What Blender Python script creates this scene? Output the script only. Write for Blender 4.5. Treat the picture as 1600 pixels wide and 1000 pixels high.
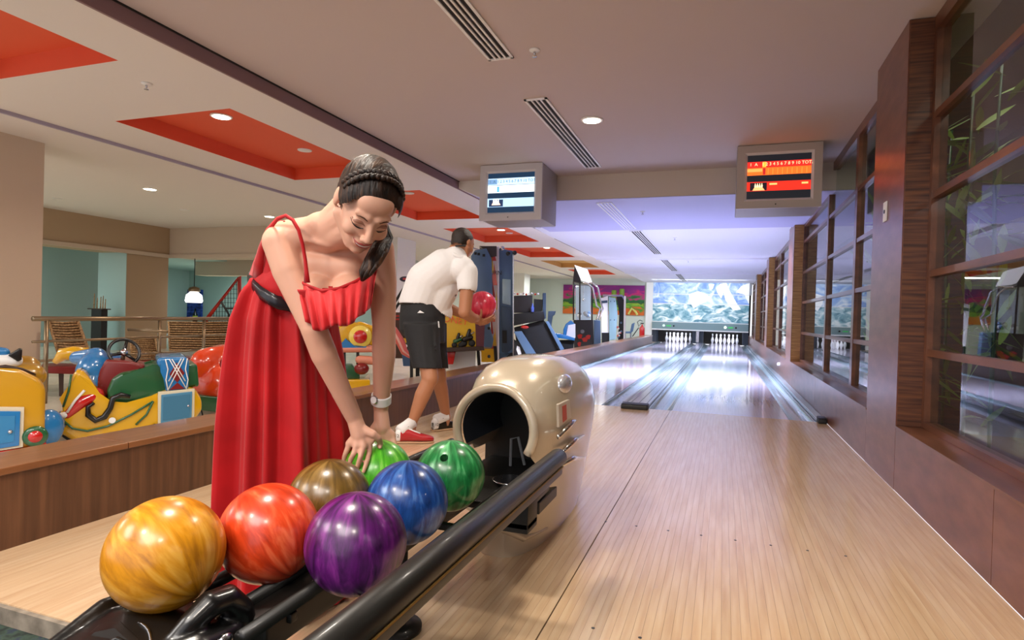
import bpy, bmesh, math, random
from mathutils import Vector, Matrix, Quaternion, noise
from mathutils.bvhtree import BVHTree
random.seed(7)
for o in list(bpy.data.objects): bpy.data.objects.remove(o)
C = bpy.context.scene.collection
PI = math.pi
# ---------------------------------------------------------------- camera
F, YAW, PIT, ROLL, CH = 935.7, .339015, .009136, .029088, .9066
fw = Vector((-math.sin(YAW)*math.cos(PIT), math.cos(YAW)*math.cos(PIT), -math.sin(PIT)))
r0 = Vector((math.cos(YAW), math.sin(YAW), 0)); u0 = r0.cross(fw)
RX = r0*math.cos(ROLL)+u0*math.sin(ROLL); UX = -r0*math.sin(ROLL)+u0*math.cos(ROLL)
CAM = Vector((0, 0, CH))
cd = bpy.data.cameras.new('camera'); cam = bpy.data.objects.new('camera', cd); C.objects.link(cam)
m = Matrix((RX, UX, -fw)).transposed().to_4x4(); m.translation = CAM
cam.matrix_world = m
cd.sensor_width = 36; cd.lens = 36*F/1600; cd.clip_start = .05; cd.clip_end = 200
bpy.context.scene.camera = cam
def P(x, y, t):      # a point seen at a place in the photograph, t metres deep
    return CAM + (fw + RX*(x-800)/F + UX*(500-y)/F)*t
# ---------------------------------------------------------------- light
vs = bpy.context.scene.view_settings
vs.view_transform = 'Standard'; vs.look = 'None'; vs.gamma = 1; vs.use_curve_mapping = False; vs.exposure = 0.45
w = bpy.data.worlds.new('world'); bpy.context.scene.world = w; w.use_nodes = True
w.node_tree.nodes['Background'].inputs[0].default_value = (.95, .93, 1, 1)
w.node_tree.nodes['Background'].inputs[1].default_value = .95
def area(name, loc, size, power, col, rot=(0,0,0), sy=None, spread=None):
    l = bpy.data.lights.new(name, 'AREA'); l.energy = power; l.color = col; l.size = size
    if sy: l.shape = 'RECTANGLE'; l.size_y = sy
    if spread: l.spread = spread
    o = bpy.data.objects.new(name, l); C.objects.link(o); o.location = loc; o.rotation_euler = rot
    return o
def spot(name, loc, power, col, ang=150, r=.13, rot=(0,0,0)):
    l = bpy.data.lights.new(name, 'SPOT'); l.energy = power; l.color = col; l.spot_size = math.radians(ang); l.spot_blend = .6; l.shadow_soft_size = r
    o = bpy.data.objects.new(name, l); C.objects.link(o); o.location = loc; o.rotation_euler = rot
    return o
WARM = (1, .84, .66); COOL = (.66, .72, 1)
spot('down_light', (-1.11, 5.05, 2.57), 95, (1,.9,.78))
for x, y, e in [(-1.3, 1.3, 130), (-.1, 2.6, 70), (-2.1, 2.7, 70), (-1.6, -.6, 110), (.2, -.8, 90)]:
    spot('down_light', (x, y, 2.57), e, (1,.9,.78))
area('plant_fill_light', (1.5, 4.2, 2.56), .3, 8, (1,.95,.8), (0,0,0), 5)  # unseen lamp added behind the glass so the leaves show
for y in (4.27, 7.9, 11.3, 14.4, 17.7): spot('coffer_light', (-4.376, y, 2.63), 95, WARM)
for x, y in ((-7.39, 6.03), (-7.39, 8.3), (-7.39, 3.2), (-7.4, 12), (-7.4, 16), (-7.4, 20)): spot('coffer_light', (x, y, 2.45), 58, WARM)
for y, e in ((9.7, 230), (14.9, 210), (20.0, 90)):
    area('lane_light', (-.9, y, 2.29), 3.2, e, COOL, (math.radians(12), 0, 0), .15, math.radians(115))
area('lane_light', (-.9, 22.3, 2.30), 3.2, 42, (.85,.92,1), (math.radians(50), 0, 0), .15)
area('pin_light', (-1.69, 24.45, .46), .95, 7, (.8,.86,1), (math.radians(30), 0, 0), .05)
area('pin_light', (.075, 24.45, .46), .95, 7, (.8,.86,1), (math.radians(30), 0, 0), .05)
for x, y, e in ((-.9, -1.2, 60), (-3.6, -.8, 60), (-7.5, 1.0, 60)): area('hall_fill_light', (x, y, 2.44), 1.4, e, (1,.95,.9))  # soft fill added out of view, not known ceiling panels
area('far_hall_light', (-5.2, 21.5, 2.40), 2.5, 60, (.9,1,.95), (0,0,0), .6)
area('bar_light', (-12.2, 12.9, 1.97), 1.6, 60, (.85,1,1), (0,0,0), 1.5)
area('pool_light', (-12.4, 5.5, 1.97), 1.0, 60, (.8,1,1), (0,0,0), 1.5)
# ---------------------------------------------------------------- materials
def lin(c):
    if isinstance(c, str):
        c = [int(c[i:i+2], 16)/255 for i in (0, 2, 4)]
    return tuple((v/12.92 if v <= .04045 else ((v+.055)/1.055)**2.4) for v in c[:3])+(1,)
class N:
    def __init__(s, name):
        s.m = bpy.data.materials.new(name); s.m.use_nodes = True; s.t = s.m.node_tree; s.b = s.t.nodes['Principled BSDF']
    def n(s, ty, **k):
        x = s.t.nodes.new(ty)
        for a, v in k.items():
            if a.startswith('i_'):
                q = a[2:]; q = int(q) if q.isdigit() else q.replace('_', ' ')
                x.inputs[q].default_value = v
            else: setattr(x, a, v)
        return x
    def l(s, a, ao, b, bi):
        s.t.links.new(a.outputs[ao], b.inputs[bi])
    def ramp(s, src, so, stops):
        r = s.n('ShaderNodeValToRGB'); e = r.color_ramp.elements
        while len(e) < len(stops): e.new(.5)
        for i, (p, c) in enumerate(stops): e[i].position = p; e[i].color = lin(c)
        s.l(src, so, r, 0); return r
def mat(name, col, rough=.5, metal=0, coat=0, spec=.5, emit=None, es=0, bump=None, alpha=None, sheen=0, sss=0):
    k = N(name); b = k.b
    b.inputs['Base Color'].default_value = lin(col); b.inputs['Roughness'].default_value = rough; b.inputs['Metallic'].default_value = metal
    b.inputs['Coat Weight'].default_value = coat; b.inputs['Coat Roughness'].default_value = .08; b.inputs['Specular IOR Level'].default_value = spec
    if emit: b.inputs['Emission Color'].default_value = lin(emit); b.inputs['Emission Strength'].default_value = es
    if sheen: b.inputs['Sheen Weight'].default_value = sheen
    if sss: b.inputs['Subsurface Weight'].default_value = sss; b.inputs['Subsurface Radius'].default_value = (.02,.008,.004); b.inputs['Subsurface Scale'].default_value = .6
    if bump:
        tc = k.n('ShaderNodeTexCoord'); nz = k.n('ShaderNodeTexNoise', i_Scale=bump[0], i_Detail=4.0); bp = k.n('ShaderNodeBump', i_Strength=bump[1], i_Distance=.01)
        k.l(tc, 'Object', nz, 'Vector'); k.l(nz, 0, bp, 'Height'); k.l(bp, 0, b, 'Normal')
    if alpha is not None: b.inputs['Alpha'].default_value = alpha
    return k.m
def noisy(name, stops, scale=(1,1,1), nscale=3, detail=5, rough=.4, coat=0, bump=0, wave=None, rnd=0, coatr=.08, dist=0, spec=.5):
    k = N(name); tc = k.n('ShaderNodeTexCoord'); mp = k.n('ShaderNodeMapping'); mp.inputs['Scale'].default_value = scale
    k.l(tc, 'Object', mp, 0)
    src = mp; so = 0
    if rnd:
        oi = k.n('ShaderNodeObjectInfo'); ml = k.n('ShaderNodeMath', operation='MULTIPLY'); ml.inputs[1].default_value = 37.7; k.l(oi, 'Random', ml, 0)
        ad = k.n('ShaderNodeVectorMath', operation='ADD'); k.l(mp, 0, ad, 0); k.l(ml, 0, ad, 1); src = ad
    nz = k.n('ShaderNodeTexNoise', i_Scale=nscale, i_Detail=detail, i_Distortion=dist); k.l(src, 0, nz, 'Vector')
    r = k.ramp(nz, 0, stops)
    out = r
    if rnd:
        hs = k.n('ShaderNodeHueSaturation'); mr = k.n('ShaderNodeMapRange'); mr.inputs[3].default_value = 1-rnd; mr.inputs[4].default_value = 1+rnd
        k.l(oi, 'Random', mr, 0); k.l(mr, 0, hs, 'Value'); k.l(r, 0, hs, 'Color'); out = hs
    k.l(out, 0, k.b, 'Base Color')
    k.b.inputs['Roughness'].default_value = rough; k.b.inputs['Coat Weight'].default_value = coat; k.b.inputs['Coat Roughness'].default_value = coatr; k.b.inputs['Specular IOR Level'].default_value = spec
    if bump:
        bp = k.n('ShaderNodeBump', i_Strength=bump, i_Distance=.01); k.l(nz, 0, bp, 'Height'); k.l(bp, 0, k.b, 'Normal')
    return k.m
M = {}
M['ceil'] = mat('ceiling paint', 'c9bcb8', .8, bump=(3,.02))
M['ceil2'] = mat('ceiling paint white', 'e2dcd6', .8)
M['lanec'] = mat('lane ceiling paint', 'dcdde6', .7)
M['soffit'] = mat('soffit with painted blue bounce', 'b4b4da', .6)  # lavender puts the blue bounce from the lanes into the soffit colour
M['beamp'] = mat('cream beam paint', 'cdc2b6', .7)
M['dark'] = mat('shadow gap', '1a1512', .8)
M['red'] = mat('red coffer paint', 'e25a34', .7)
M['tan'] = mat('tan coffer paint', 'd8a860', .7)
M['stripface'] = mat('mauve fascia', '866a6c', .7)
M['stripface2'] = mat('lilac fascia', 'aba2b4', .7)
M['white'] = mat('white paint', 'eeeeec', .5)
M['cream'] = mat('cream wall', 'cdbba6', .8)
M['tanw'] = mat('tan wall', 'b39a7c', .8)
M['teal'] = mat('pale teal wall', 'a9c2bf', .8)
M['pale'] = mat('pale green wall', 'ccd6cf', .8)
M['approach'] = noisy('maple laminate', [(.25,'c3a07c'),(.5,'cfb08c'),(.75,'d8bc9a')], (14,.9,1), 3, 6, .24, .6, 0, rnd=.035, coatr=.12)
M['groove'] = mat('dark joint', '5b4630', .7)
M['lane'] = noisy('lane laminate', [(.3,'c6bccb'),(.6,'d2cad8'),(.8,'ddd6e2')], (30,.6,1), 3, 5, .22, .8, 0, coatr=.07)
M['gutter'] = noisy('grey gutter', [(.3,'6c7d85'),(.7,'9aaab2')], (20,.4,1), 3, 3, .22, .6)
M['divider'] = noisy('divider laminate', [(.3,'7f7e8e'),(.7,'a3a2b0')], (20,.4,1), 3, 3, .18, .6)
M['wood'] = noisy('walnut veneer upright', [(.3,'452816'),(.5,'54331f'),(.7,'65412a')], (16,16,.8), 2.2, 6, .38, .3, coatr=.25)
M['woodtop'] = noisy('walnut cap', [(.3,'6a3f22'),(.6,'80502d'),(.8,'926038')], (14,1.2,14), 2, 5, .3, .5)
M['woodr'] = noisy('reddish wall veneer', [(.3,'5c3222'),(.5,'6b3e2c'),(.7,'7a4c38')], (1.5,2.5,7), 2, 4, .36, .35, coatr=.22)
M['woodz'] = noisy('zebra veneer', [(.35,'3a1f12'),(.5,'5b3420'),(.6,'6d4226')], (1.2,1.2,26), 2, 3, .4, .2)
M['woodg'] = noisy('golden zebra veneer', [(.35,'8c6030'),(.5,'a87a3e'),(.6,'bd8d4c')], (1.2,1.2,26), 2, 3, .4, .2)
M['woodf'] = noisy('window frame wood', [(.3,'55301d'),(.6,'6f432b'),(.8,'845338')], (4,1.0,4), 3, 4, .35, .3)
M['tile'] = noisy('cream floor tile', [(.3,'cfc3ae'),(.7,'ddd2bf')], (1,1,1), 2, 3, .22, .3, rnd=.03)
M['grout'] = mat('grout', '9c917f', .8)
M['carpet'] = noisy('green carpet', [(.35,'1c2622'),(.5,'34463a'),(.6,'26303f')], (1,1,1), 30, 4, .95)
M['conc'] = noisy('raw board edge', [(.3,'6d6458'),(.7,'9a8f80')], (1,1,1), 20, 4, .9)
M['blackm'] = mat('black rail paint', '12110e', .42, 0, .1)
M['blackp'] = mat('black moulded plastic', '0e0d0d', .3, 0, .25)
M['blackr'] = mat('black rubber', '101010', .5)
M['gold'] = noisy('champagne shell', [(.3,'c2b39a'),(.7,'cdbfa8')], (1,1,1), 2, 3, .3, 1)
_b = M['gold'].node_tree.nodes['Principled BSDF']; _b.inputs['Metallic'].default_value = .18
M['shellin'] = mat('black shell inside', '0a0a0a', .5)
M['grey'] = mat('grey plastic', '6d7076', .4)
M['silver'] = mat('silver', 'c8cad0', .22, 1)
M['chrome'] = mat('chrome', 'e0e0e0', .08, 1)
M['skinw'] = mat('fair skin', 'daa68c', .45, sss=.12, spec=.35)
M['skinm'] = mat('tanned skin', 'ad7656', .45, sss=.1, spec=.35)
M['lip'] = mat('lip', 'b0504c', .35, spec=.5)
M['teeth'] = mat('teeth', 'efe9df', .2)
M['brow'] = mat('brow hair', '5a3a28', .8)
M['lash'] = mat('lash', '140d0b', .6)
M['shadow'] = mat('eye makeup', '9a6650', .5)
M['hair'] = noisy('dark brown hair', [(.35,'140c08'),(.55,'2e1c12'),(.75,'624026')], (40,8,8), 3, 4, .48, 0, .6, spec=.35)
M['hairm'] = noisy('short black hair', [(.35,'0f0b09'),(.65,'2a1c14')], (30,30,30), 5, 4, .5, 0, .5)
def chiffon(name, a, b):
    k = N(name); tc = k.n('ShaderNodeTexCoord'); nz = k.n('ShaderNodeTexNoise', i_Scale=5.0, i_Detail=3.0); k.l(tc, 'Object', nz, 'Vector')
    r = k.ramp(nz, 0, [(.3, a), (.7, b)]); k.l(r, 0, k.b, 'Base Color'); k.b.inputs['Roughness'].default_value = .6; k.b.inputs['Sheen Weight'].default_value = .12; k.b.inputs['Specular IOR Level'].default_value = .25
    return k.m
M['dress'] = chiffon('red chiffon', '96070e', 'bd1017')
M['ruffle'] = chiffon('coral chiffon ruffle', 'bc1c20', 'd83436')
M['belt'] = mat('black satin belt', '1c1a20', .3)
M['whitec'] = mat('white cotton', 'eceaea', .85, bump=(60,.15))
M['shorts'] = mat('black sports cloth', '17171a', .75, bump=(40,.2))
M['leather'] = mat('black leather', '0f0d0d', .35)
M['redl'] = mat('red leather', 'b01f26', .3, coat=.3)
M['whitel'] = mat('white leather', 'f0eeec', .35)
M['sole'] = mat('tan sole', 'c9a27c', .6)
M['pinw'] = mat('pin white', 'f6f6f8', .2, coat=.6)
M['pinr'] = mat('pin red stripe', 'c02030', .3)
M['fascia'] = mat('grey green fascia', '7f979a', .4)
M['yel'] = mat('glossy yellow', 'dda810', .25, coat=.8)
M['blu'] = mat('glossy blue', '2478b8', .25, coat=.8)
M['lblu'] = mat('pale blue door', '4a86a8', .35, coat=.4)
M['grn'] = mat('glossy green', '1e5a34', .3, coat=.7)
M['redg'] = mat('glossy red', 'c41a18', .22, coat=.9)
M['orangeg'] = mat('glossy orange red', 'dc4014', .25, coat=.9)
M['maroon'] = mat('maroon', '7a1c1c', .35)
M['brn'] = mat('dark brown', '38241a', .5)
M['cloth'] = mat('salmon plastic', 'd98a70', .4)
M['steel'] = mat('aged steel tube', '8c7c64', .35, .8)
M['rattan'] = noisy('rattan', [(.3,'6b4d30'),(.5,'9a7850'),(.7,'c4a274')], (1,1,1), 60, 2, .6)
M['slate'] = mat('slate blue cabinet', '5a7590', .4, .2)
M['slated'] = mat('dark slate cabinet', '3c4d5e', .35, .3)
M['screen'] = mat('dark screen', '0c0f14', .15)
M['wire'] = mat('red painted tube', 'b3281c', .4)
M['pinkb'] = mat('pink tentacle', 'e57068', .35, coat=.4)
def glow(name, col, s): return mat(name, col, .5, emit=col, es=s)
M['lamp'] = glow('lit lamp', 'fff1d8', 9)
M['lampoff'] = mat('unlit lens', 'e8e2dc', .3)
M['lampw'] = glow('pendant glow', 'ffffff', 1.6)
def glassmat():
    k = N('window glass'); t = k.t; out = t.nodes['Material Output']
    fr = k.n('ShaderNodeFresnel', i_IOR=2.6); mx = k.n('ShaderNodeMixShader'); tr = k.n('ShaderNodeBsdfTransparent'); gl = k.n('ShaderNodeBsdfGlossy')
    tr.inputs[0].default_value = (.86,.9,.88,1); gl.inputs['Roughness'].default_value = .01
    ge = k.n('ShaderNodeNewGeometry'); iv = k.n('ShaderNodeMath', operation='SUBTRACT'); iv.inputs[0].default_value = 1; k.l(ge, 'Backfacing', iv, 1)
    ml_ = k.n('ShaderNodeMath', operation='MULTIPLY'); k.l(fr, 0, ml_, 0); k.l(iv, 0, ml_, 1); k.l(ml_, 0, mx, 0); k.l(tr, 0, mx, 1); k.l(gl, 0, mx, 2); k.l(mx, 0, out, 0); return k.m
M['glass'] = glassmat()
def ballmat(name, a, b, c, rot=(0,0,0)):
    k = N(name); tc = k.n('ShaderNodeTexCoord'); mp = k.n('ShaderNodeMapping'); mp.inputs['Rotation'].default_value = rot
    k.l(tc, 'Object', mp, 0); sp = k.n('ShaderNodeSeparateXYZ'); k.l(mp, 0, sp, 0)
    fl_ = k.n('ShaderNodeVectorMath', operation='MULTIPLY'); fl_.inputs[1].default_value = (1,1,0); k.l(mp, 0, fl_, 0)
    nm_ = k.n('ShaderNodeVectorMath', operation='NORMALIZE'); k.l(fl_, 0, nm_, 0)
    zz = k.n('ShaderNodeVectorMath', operation='MULTIPLY'); zz.inputs[1].default_value = (1.5,1.5,9); k.l(mp, 0, zz, 0)
    ad_ = k.n('ShaderNodeVectorMath', operation='ADD'); k.l(nm_, 0, ad_, 0); k.l(zz, 0, ad_, 1)
    nz = k.n('ShaderNodeTexNoise', i_Scale=3.6, i_Detail=5.0, i_Roughness=.55, i_Distortion=.5); k.l(ad_, 0, nz, 'Vector')
    mp2 = k.n('ShaderNodeVectorMath', operation='MULTIPLY'); mp2.inputs[1].default_value = (1,1,.35); k.l(ad_, 0, mp2, 0); k.l(mp2, 0, nz, 'Vector')
    r = k.ramp(nz, 0, [(.36, a), (.52, b), (.66, c)]); k.l(r, 0, k.b, 'Base Color')
    k.b.inputs['Roughness'].default_value = .30; k.b.inputs['Coat Weight'].default_value = .35; k.b.inputs['Coat Roughness'].default_value = .16
    return k.m
# ---------------------------------------------------------------- mesh helpers
def hook(o):  # set later to move between frames
    return o
def origin_of(o):
    v = Vector((0,0,0))
    while o: v += o.location; o = o.parent
    return v
class MB:
    def __init__(s): s.bm = bmesh.new()
    def box(s, a, b, bev=0):
        r = bmesh.ops.create_cube(s.bm, size=1); vs_ = r['verts']
        for v in vs_:
            v.co = Vector([(a[i]+b[i])/2+v.co[i]*abs(b[i]-a[i]) for i in range(3)])
        if bev:
            es = list({e for v in vs_ for e in v.link_edges}); bmesh.ops.bevel(s.bm, geom=es, offset=bev, segments=2, affect='EDGES', profile=.5)
        return s
    def obox(s, c, size, M3, bev=0):
        r = bmesh.ops.create_cube(s.bm, size=1); vs_ = r['verts']
        for v in vs_: v.co = Vector(c)+M3 @ Vector((v.co.x*size[0], v.co.y*size[1], v.co.z*size[2]))
        if bev:
            es = list({e for v in vs_ for e in v.link_edges}); bmesh.ops.bevel(s.bm, geom=es, offset=bev, segments=2, affect='EDGES', profile=.5)
        return s
    def tube(s, pts, r, seg=12, closed=False, caps=True):
        pts = [Vector(p) for p in pts]; n = len(pts)
        rr = r if isinstance(r, (list, tuple)) else [r]*n
        rings = []; up = None
        for i, p in enumerate(pts):
            if closed: d = (pts[(i+1) % n]-pts[i-1])
            else: d = pts[min(i+1, n-1)]-pts[max(i-1, 0)]
            d.normalize()
            if up is None: up = d.orthogonal().normalized()
            up = (up-d*up.dot(d)).normalized(); sd = d.cross(up)
            rings.append([s.bm.verts.new(p+(up*math.cos(2*PI*k/seg)+sd*math.sin(2*PI*k/seg))*rr[i]) for k in range(seg)])
        m_ = n if closed else n-1
        for i in range(m_):
            a, b = rings[i], rings[(i+1) % n]
            for k in range(seg): s.bm.faces.new((a[k], a[(k+1) % seg], b[(k+1) % seg], b[k]))
        if not closed and caps:
            s.bm.faces.new(list(reversed(rings[0]))); s.bm.faces.new(rings[-1])
        return s
    def lathe(s, prof, c=(0,0,0), ax=(0,0,1), seg=24):
        ax = Vector(ax).normalized(); a = ax.orthogonal().normalized(); b = ax.cross(a); c = Vector(c); rings = []
        for r, z in prof:
            rings.append([s.bm.verts.new(c+ax*z+(a*math.cos(2*PI*k/seg)+b*math.sin(2*PI*k/seg))*max(r, 1e-4)) for k in range(seg)])
        for i in range(len(rings)-1):
            for k in range(seg): s.bm.faces.new((rings[i][k], rings[i][(k+1) % seg], rings[i+1][(k+1) % seg], rings[i+1][k]))
        s.bm.faces.new(list(reversed(rings[0]))); s.bm.faces.new(rings[-1])
        return s
    def ell(s, c, r, R=None, u=20, v=12):
        q = bmesh.ops.create_uvsphere(s.bm, u_segments=u, v_segments=v, radius=1)['verts']; c = Vector(c)
        for x in q:
            d = Vector((x.co.x*r[0], x.co.y*r[1], x.co.z*r[2]))
            x.co = c+(R @ d if R else d)
        return s
    def cap(s, a, b, ra, rb, seg=14):   # tapered capsule
        a = Vector(a); b = Vector(b); d = (b-a); L = max(d.length, 1e-5); d.normalize(); pts = []; rs = []
        for k in range(1, 6):
            t = PI/2*(1-k/5); pts.append(a-d*ra*math.sin(t)); rs.append(max(ra*math.cos(t), ra*.02))
        for k in range(0, 5):
            t = PI/2*k/5; pts.append(b+d*rb*math.sin(t)); rs.append(max(rb*math.cos(t), rb*.02))
        pts.append(b+d*rb); rs.append(rb*.02)
        return s.tube(pts, rs, seg)
    def poly(s, pts): s.bm.faces.new([s.bm.verts.new(Vector(p)) for p in pts]); return s
    def prism(s, pts, d, bev=0):        # closed polygon swept by vector d
        d = Vector(d); a = [s.bm.verts.new(Vector(p)) for p in pts]; b = [s.bm.verts.new(Vector(p)+d) for p in pts]; n = len(a)
        fs = [s.bm.faces.new(a), s.bm.faces.new(list(reversed(b)))]
        for i in range(n): fs.append(s.bm.faces.new((a[i], b[i], b[(i+1) % n], a[(i+1) % n])))
        if bev:
            es = list({e for f in fs for e in f.edges}); bmesh.ops.bevel(s.bm, geom=es, offset=bev, segments=3, affect='EDGES', profile=.6)
        return s
    def grid(s, rows, thick=0):
        vv = [[s.bm.verts.new(Vector(p)) for p in r] for r in rows]
        for i in range(len(vv)-1):
            for j in range(len(vv[0])-1): s.bm.faces.new((vv[i][j], vv[i][j+1], vv[i+1][j+1], vv[i+1][j]))
        return s
    def build(s, name, m, parent=None, smooth=False, loc=None, recalc=True):
        if recalc: bmesh.ops.recalc_face_normals(s.bm, faces=s.bm.faces)
        if parent: off = origin_of(parent)
        elif loc is not None: off = Vector(loc)
        else:
            xs = [v.co for v in s.bm.verts]; off = Vector((sum(c.x for c in xs)/len(xs), sum(c.y for c in xs)/len(xs), min(c.z for c in xs)))
        for v in s.bm.verts: v.co -= off
        me = bpy.data.meshes.new(name); s.bm.to_mesh(me); s.bm.free()
        for f in me.polygons: f.use_smooth = bool(smooth)
        o = bpy.data.objects.new(name, me); C.objects.link(o); me.materials.append(M[m] if isinstance(m, str) else m)
        if parent: o.parent = parent
        else: o.location = off
        if smooth == 'auto':
            for f in me.polygons: f.use_smooth = True
            try: me.set_sharp_from_angle(angle=math.radians(35))
            except Exception: pass
        return o
def tag(o, label=None, cat=None, group=None, kind=None):
    if label: o['label'] = label
    if cat: o['category'] = cat
    if group: o['group'] = group
    if kind: o['kind'] = kind
    return o
def thing(name, loc, label, cat, group=None):
    o = bpy.data.objects.new(name, None); o.empty_display_size = .1; C.objects.link(o); o.location = loc
    return tag(o, label, cat, group)
def struct(name, mb, m, parent=None, smooth=False, **k):
    o = mb.build(name, m, parent, smooth, **k)
    if not parent: o['kind'] = 'structure'
    return o
def dup(root, loc, rz=None, label=None, group=None):
    r = root.copy(); C.objects.link(r); r.location = loc
    if rz is not None: r.rotation_euler = (0,0,rz)
    if label: r['label'] = label
    if group: r['group'] = group
    for ch in list(root.children):
        c = ch.copy(); C.objects.link(c); c.parent = r
        for g in list(ch.children): d = g.copy(); C.objects.link(d); d.parent = c
    return r
def blob(mb, name, m, parent, voxel=.004, smooth=4, post=None):   # fuse shapes into one skin
    bm = mb.bm; off = origin_of(parent) if parent else Vector((0,0,0))
    bmesh.ops.recalc_face_normals(bm, faces=bm.faces)
    for v in bm.verts: v.co -= off
    me = bpy.data.meshes.new(name); bm.to_mesh(me); bm.free()
    t = bpy.data.objects.new('tmp', me); C.objects.link(t)
    a = t.modifiers.new('r', 'REMESH'); a.mode = 'VOXEL'; a.voxel_size = voxel
    if smooth: b = t.modifiers.new('s', 'SMOOTH'); b.factor = .5; b.iterations = smooth
    dg = bpy.context.evaluated_depsgraph_get(); dg.update()
    nm = bpy.data.meshes.new_from_object(t.evaluated_get(dg)); bpy.data.objects.remove(t)
    if post: post(nm, off)
    for f in nm.polygons: f.use_smooth = True
    nm.materials.clear(); nm.materials.append(M[m] if isinstance(m, str) else m)
    o = bpy.data.objects.new(name, nm); C.objects.link(o); nm.name = name
    if parent: o.parent = parent
    return o
def cut(nm, off, tests):   # drop the vertices for which a test holds (world space)
    b = bmesh.new(); b.from_mesh(nm)
    bmesh.ops.delete(b, geom=[v for v in b.verts if any(t(v.co+off) for t in tests)], context='VERTS'); b.to_mesh(nm); b.free()
def boolean(o, mb, name='cutter'):
    me = bpy.data.meshes.new(name); bmesh.ops.recalc_face_normals(mb.bm, faces=mb.bm.faces)
    off = origin_of(o)
    for v in mb.bm.verts: v.co -= off
    mb.bm.to_mesh(me); mb.bm.free()
    c = bpy.data.objects.new(name, me); C.objects.link(c)
    t = bpy.data.objects.new('t', o.data); C.objects.link(t)
    md = t.modifiers.new('b', 'BOOLEAN'); md.object = c; md.operation = 'DIFFERENCE'; md.solver = 'EXACT'
    dg = bpy.context.evaluated_depsgraph_get(); dg.update()
    nm = bpy.data.meshes.new_from_object(t.evaluated_get(dg)); bpy.data.objects.remove(t); bpy.data.objects.remove(c)
    o.data = nm
def text(s, name, c, xdir, ydir, size, m, parent, depth=.001, align='CENTER'):
    cu = bpy.data.curves.new(name, 'FONT'); cu.body = s; cu.size = size; cu.align_x = align; cu.align_y = 'CENTER'; cu.extrude = depth; cu.resolution_u = 2
    o = bpy.data.objects.new(name, cu); C.objects.link(o)
    dg = bpy.context.evaluated_depsgraph_get(); dg.update(); me = bpy.data.meshes.new_from_object(o.evaluated_get(dg)); bpy.data.objects.remove(o)
    xd = Vector(xdir).normalized(); yd = Vector(ydir); yd = (yd-xd*yd.dot(xd)).normalized(); zd = xd.cross(yd)
    off = origin_of(parent) if parent else Vector((0,0,0)); T = Matrix((xd, yd, zd)).transposed().to_4x4(); T.translation = Vector(c)-off
    me.transform(T); me.materials.clear(); me.materials.append(M[m] if isinstance(m, str) else m)
    o = bpy.data.objects.new(name, me); C.objects.link(o)
    if parent: o.parent = parent
    return o
# ================================================================ SETTING
XW, XL = .9155, -2.43
# floor base with planks
fl = struct('floor', MB().box((-2.45, 1.185, -.06), (XW, 6.13, -.006)), 'groove', loc=(0,0,0))
pw = 1.054/39; edge = -.464
def plank_mesh(wd, y0, y1):
    mb = MB().box((-wd/2+.0003, y0, -.005), (wd/2-.0003, y1, 0)); return mb
pl0 = None; x = edge
xs = []
while x+pw < XW+.02: xs.append((x+pw/2)); x += pw
x = edge-.004
while x-pw > XL-.02: xs.append((x-pw/2)); x -= pw
for i, xc in enumerate(sorted(xs)):
    if pl0 is None:
        pl0 = plank_mesh(pw, 1.185, 6.13).build('plank', 'approach', None, loc=(0,0,0)); pl0.parent = fl; pl0.location = (xc, 0, 0)
    else:
        o = pl0.copy(); C.objects.link(o); o.location = (xc, 0, 0)
struct('trim_1', MB().box((-2.45, 1.17, -.06), (XW, 1.1849, -.004)), 'conc')
lowf = struct('floor', MB().box((-6, -3, -.10), (3, 1.17, -.055)), 'carpet')
for (xx, d) in [(-.405, 0), (-.27, 0), (-.135, 0), (0, 0), (.135, 0), (.27, 0), (.405, 0), (-.539, 0), (-.405, .92), (-.27, .92), (-.135, .95), (0,.95)]:
    MB().lathe([(.0055, -.001), (.0055, .0008)], (.0747+xx, 6.1984-3.553-d, 0), seg=12).build('approach_dot', 'blackr', fl)
# lanes
LC = (.0747, .0747-1.7628)
for i, c in enumerate(LC):
    struct('floor_lane', MB().box((c-.527, 6.13, -.05), (c+.527, 25.2, 0)), 'lane')
def gutter(x0, x1):
    pr = [(x0, 0), (x0, -.005)]; n = 10
    for k in range(n+1):
        a = PI*k/n; pr.append(((x0+x1)/2-(x1-x0)/2*.92*math.cos(a), -.008-.06*math.sin(a)))
    pr += [(x1, -.005), (x1, 0), (x1, -.09), (x0, -.09)]
    mb = MB().prism([(a, 6.13, b) for a, b in pr], (0, 18.9, 0)); return mb.build('gutter', 'gutter', None, 'auto')
g = [(LC[0]-.762, LC[0]-.527, 'grey gutter along the left side of the right lane'), (LC[0]+.527, LC[0]+.762, 'grey gutter of the right lane beside the wood wall'), (LC[1]+.527, LC[1]+.762, 'grey gutter along the right side of the left lane'), (LC[1]-.762, LC[1]-.527, 'grey gutter of the left lane beside the low wall')]
for a, b, l in g: tag(gutter(max(a, XL+.001), b), l, 'gutter')
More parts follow.
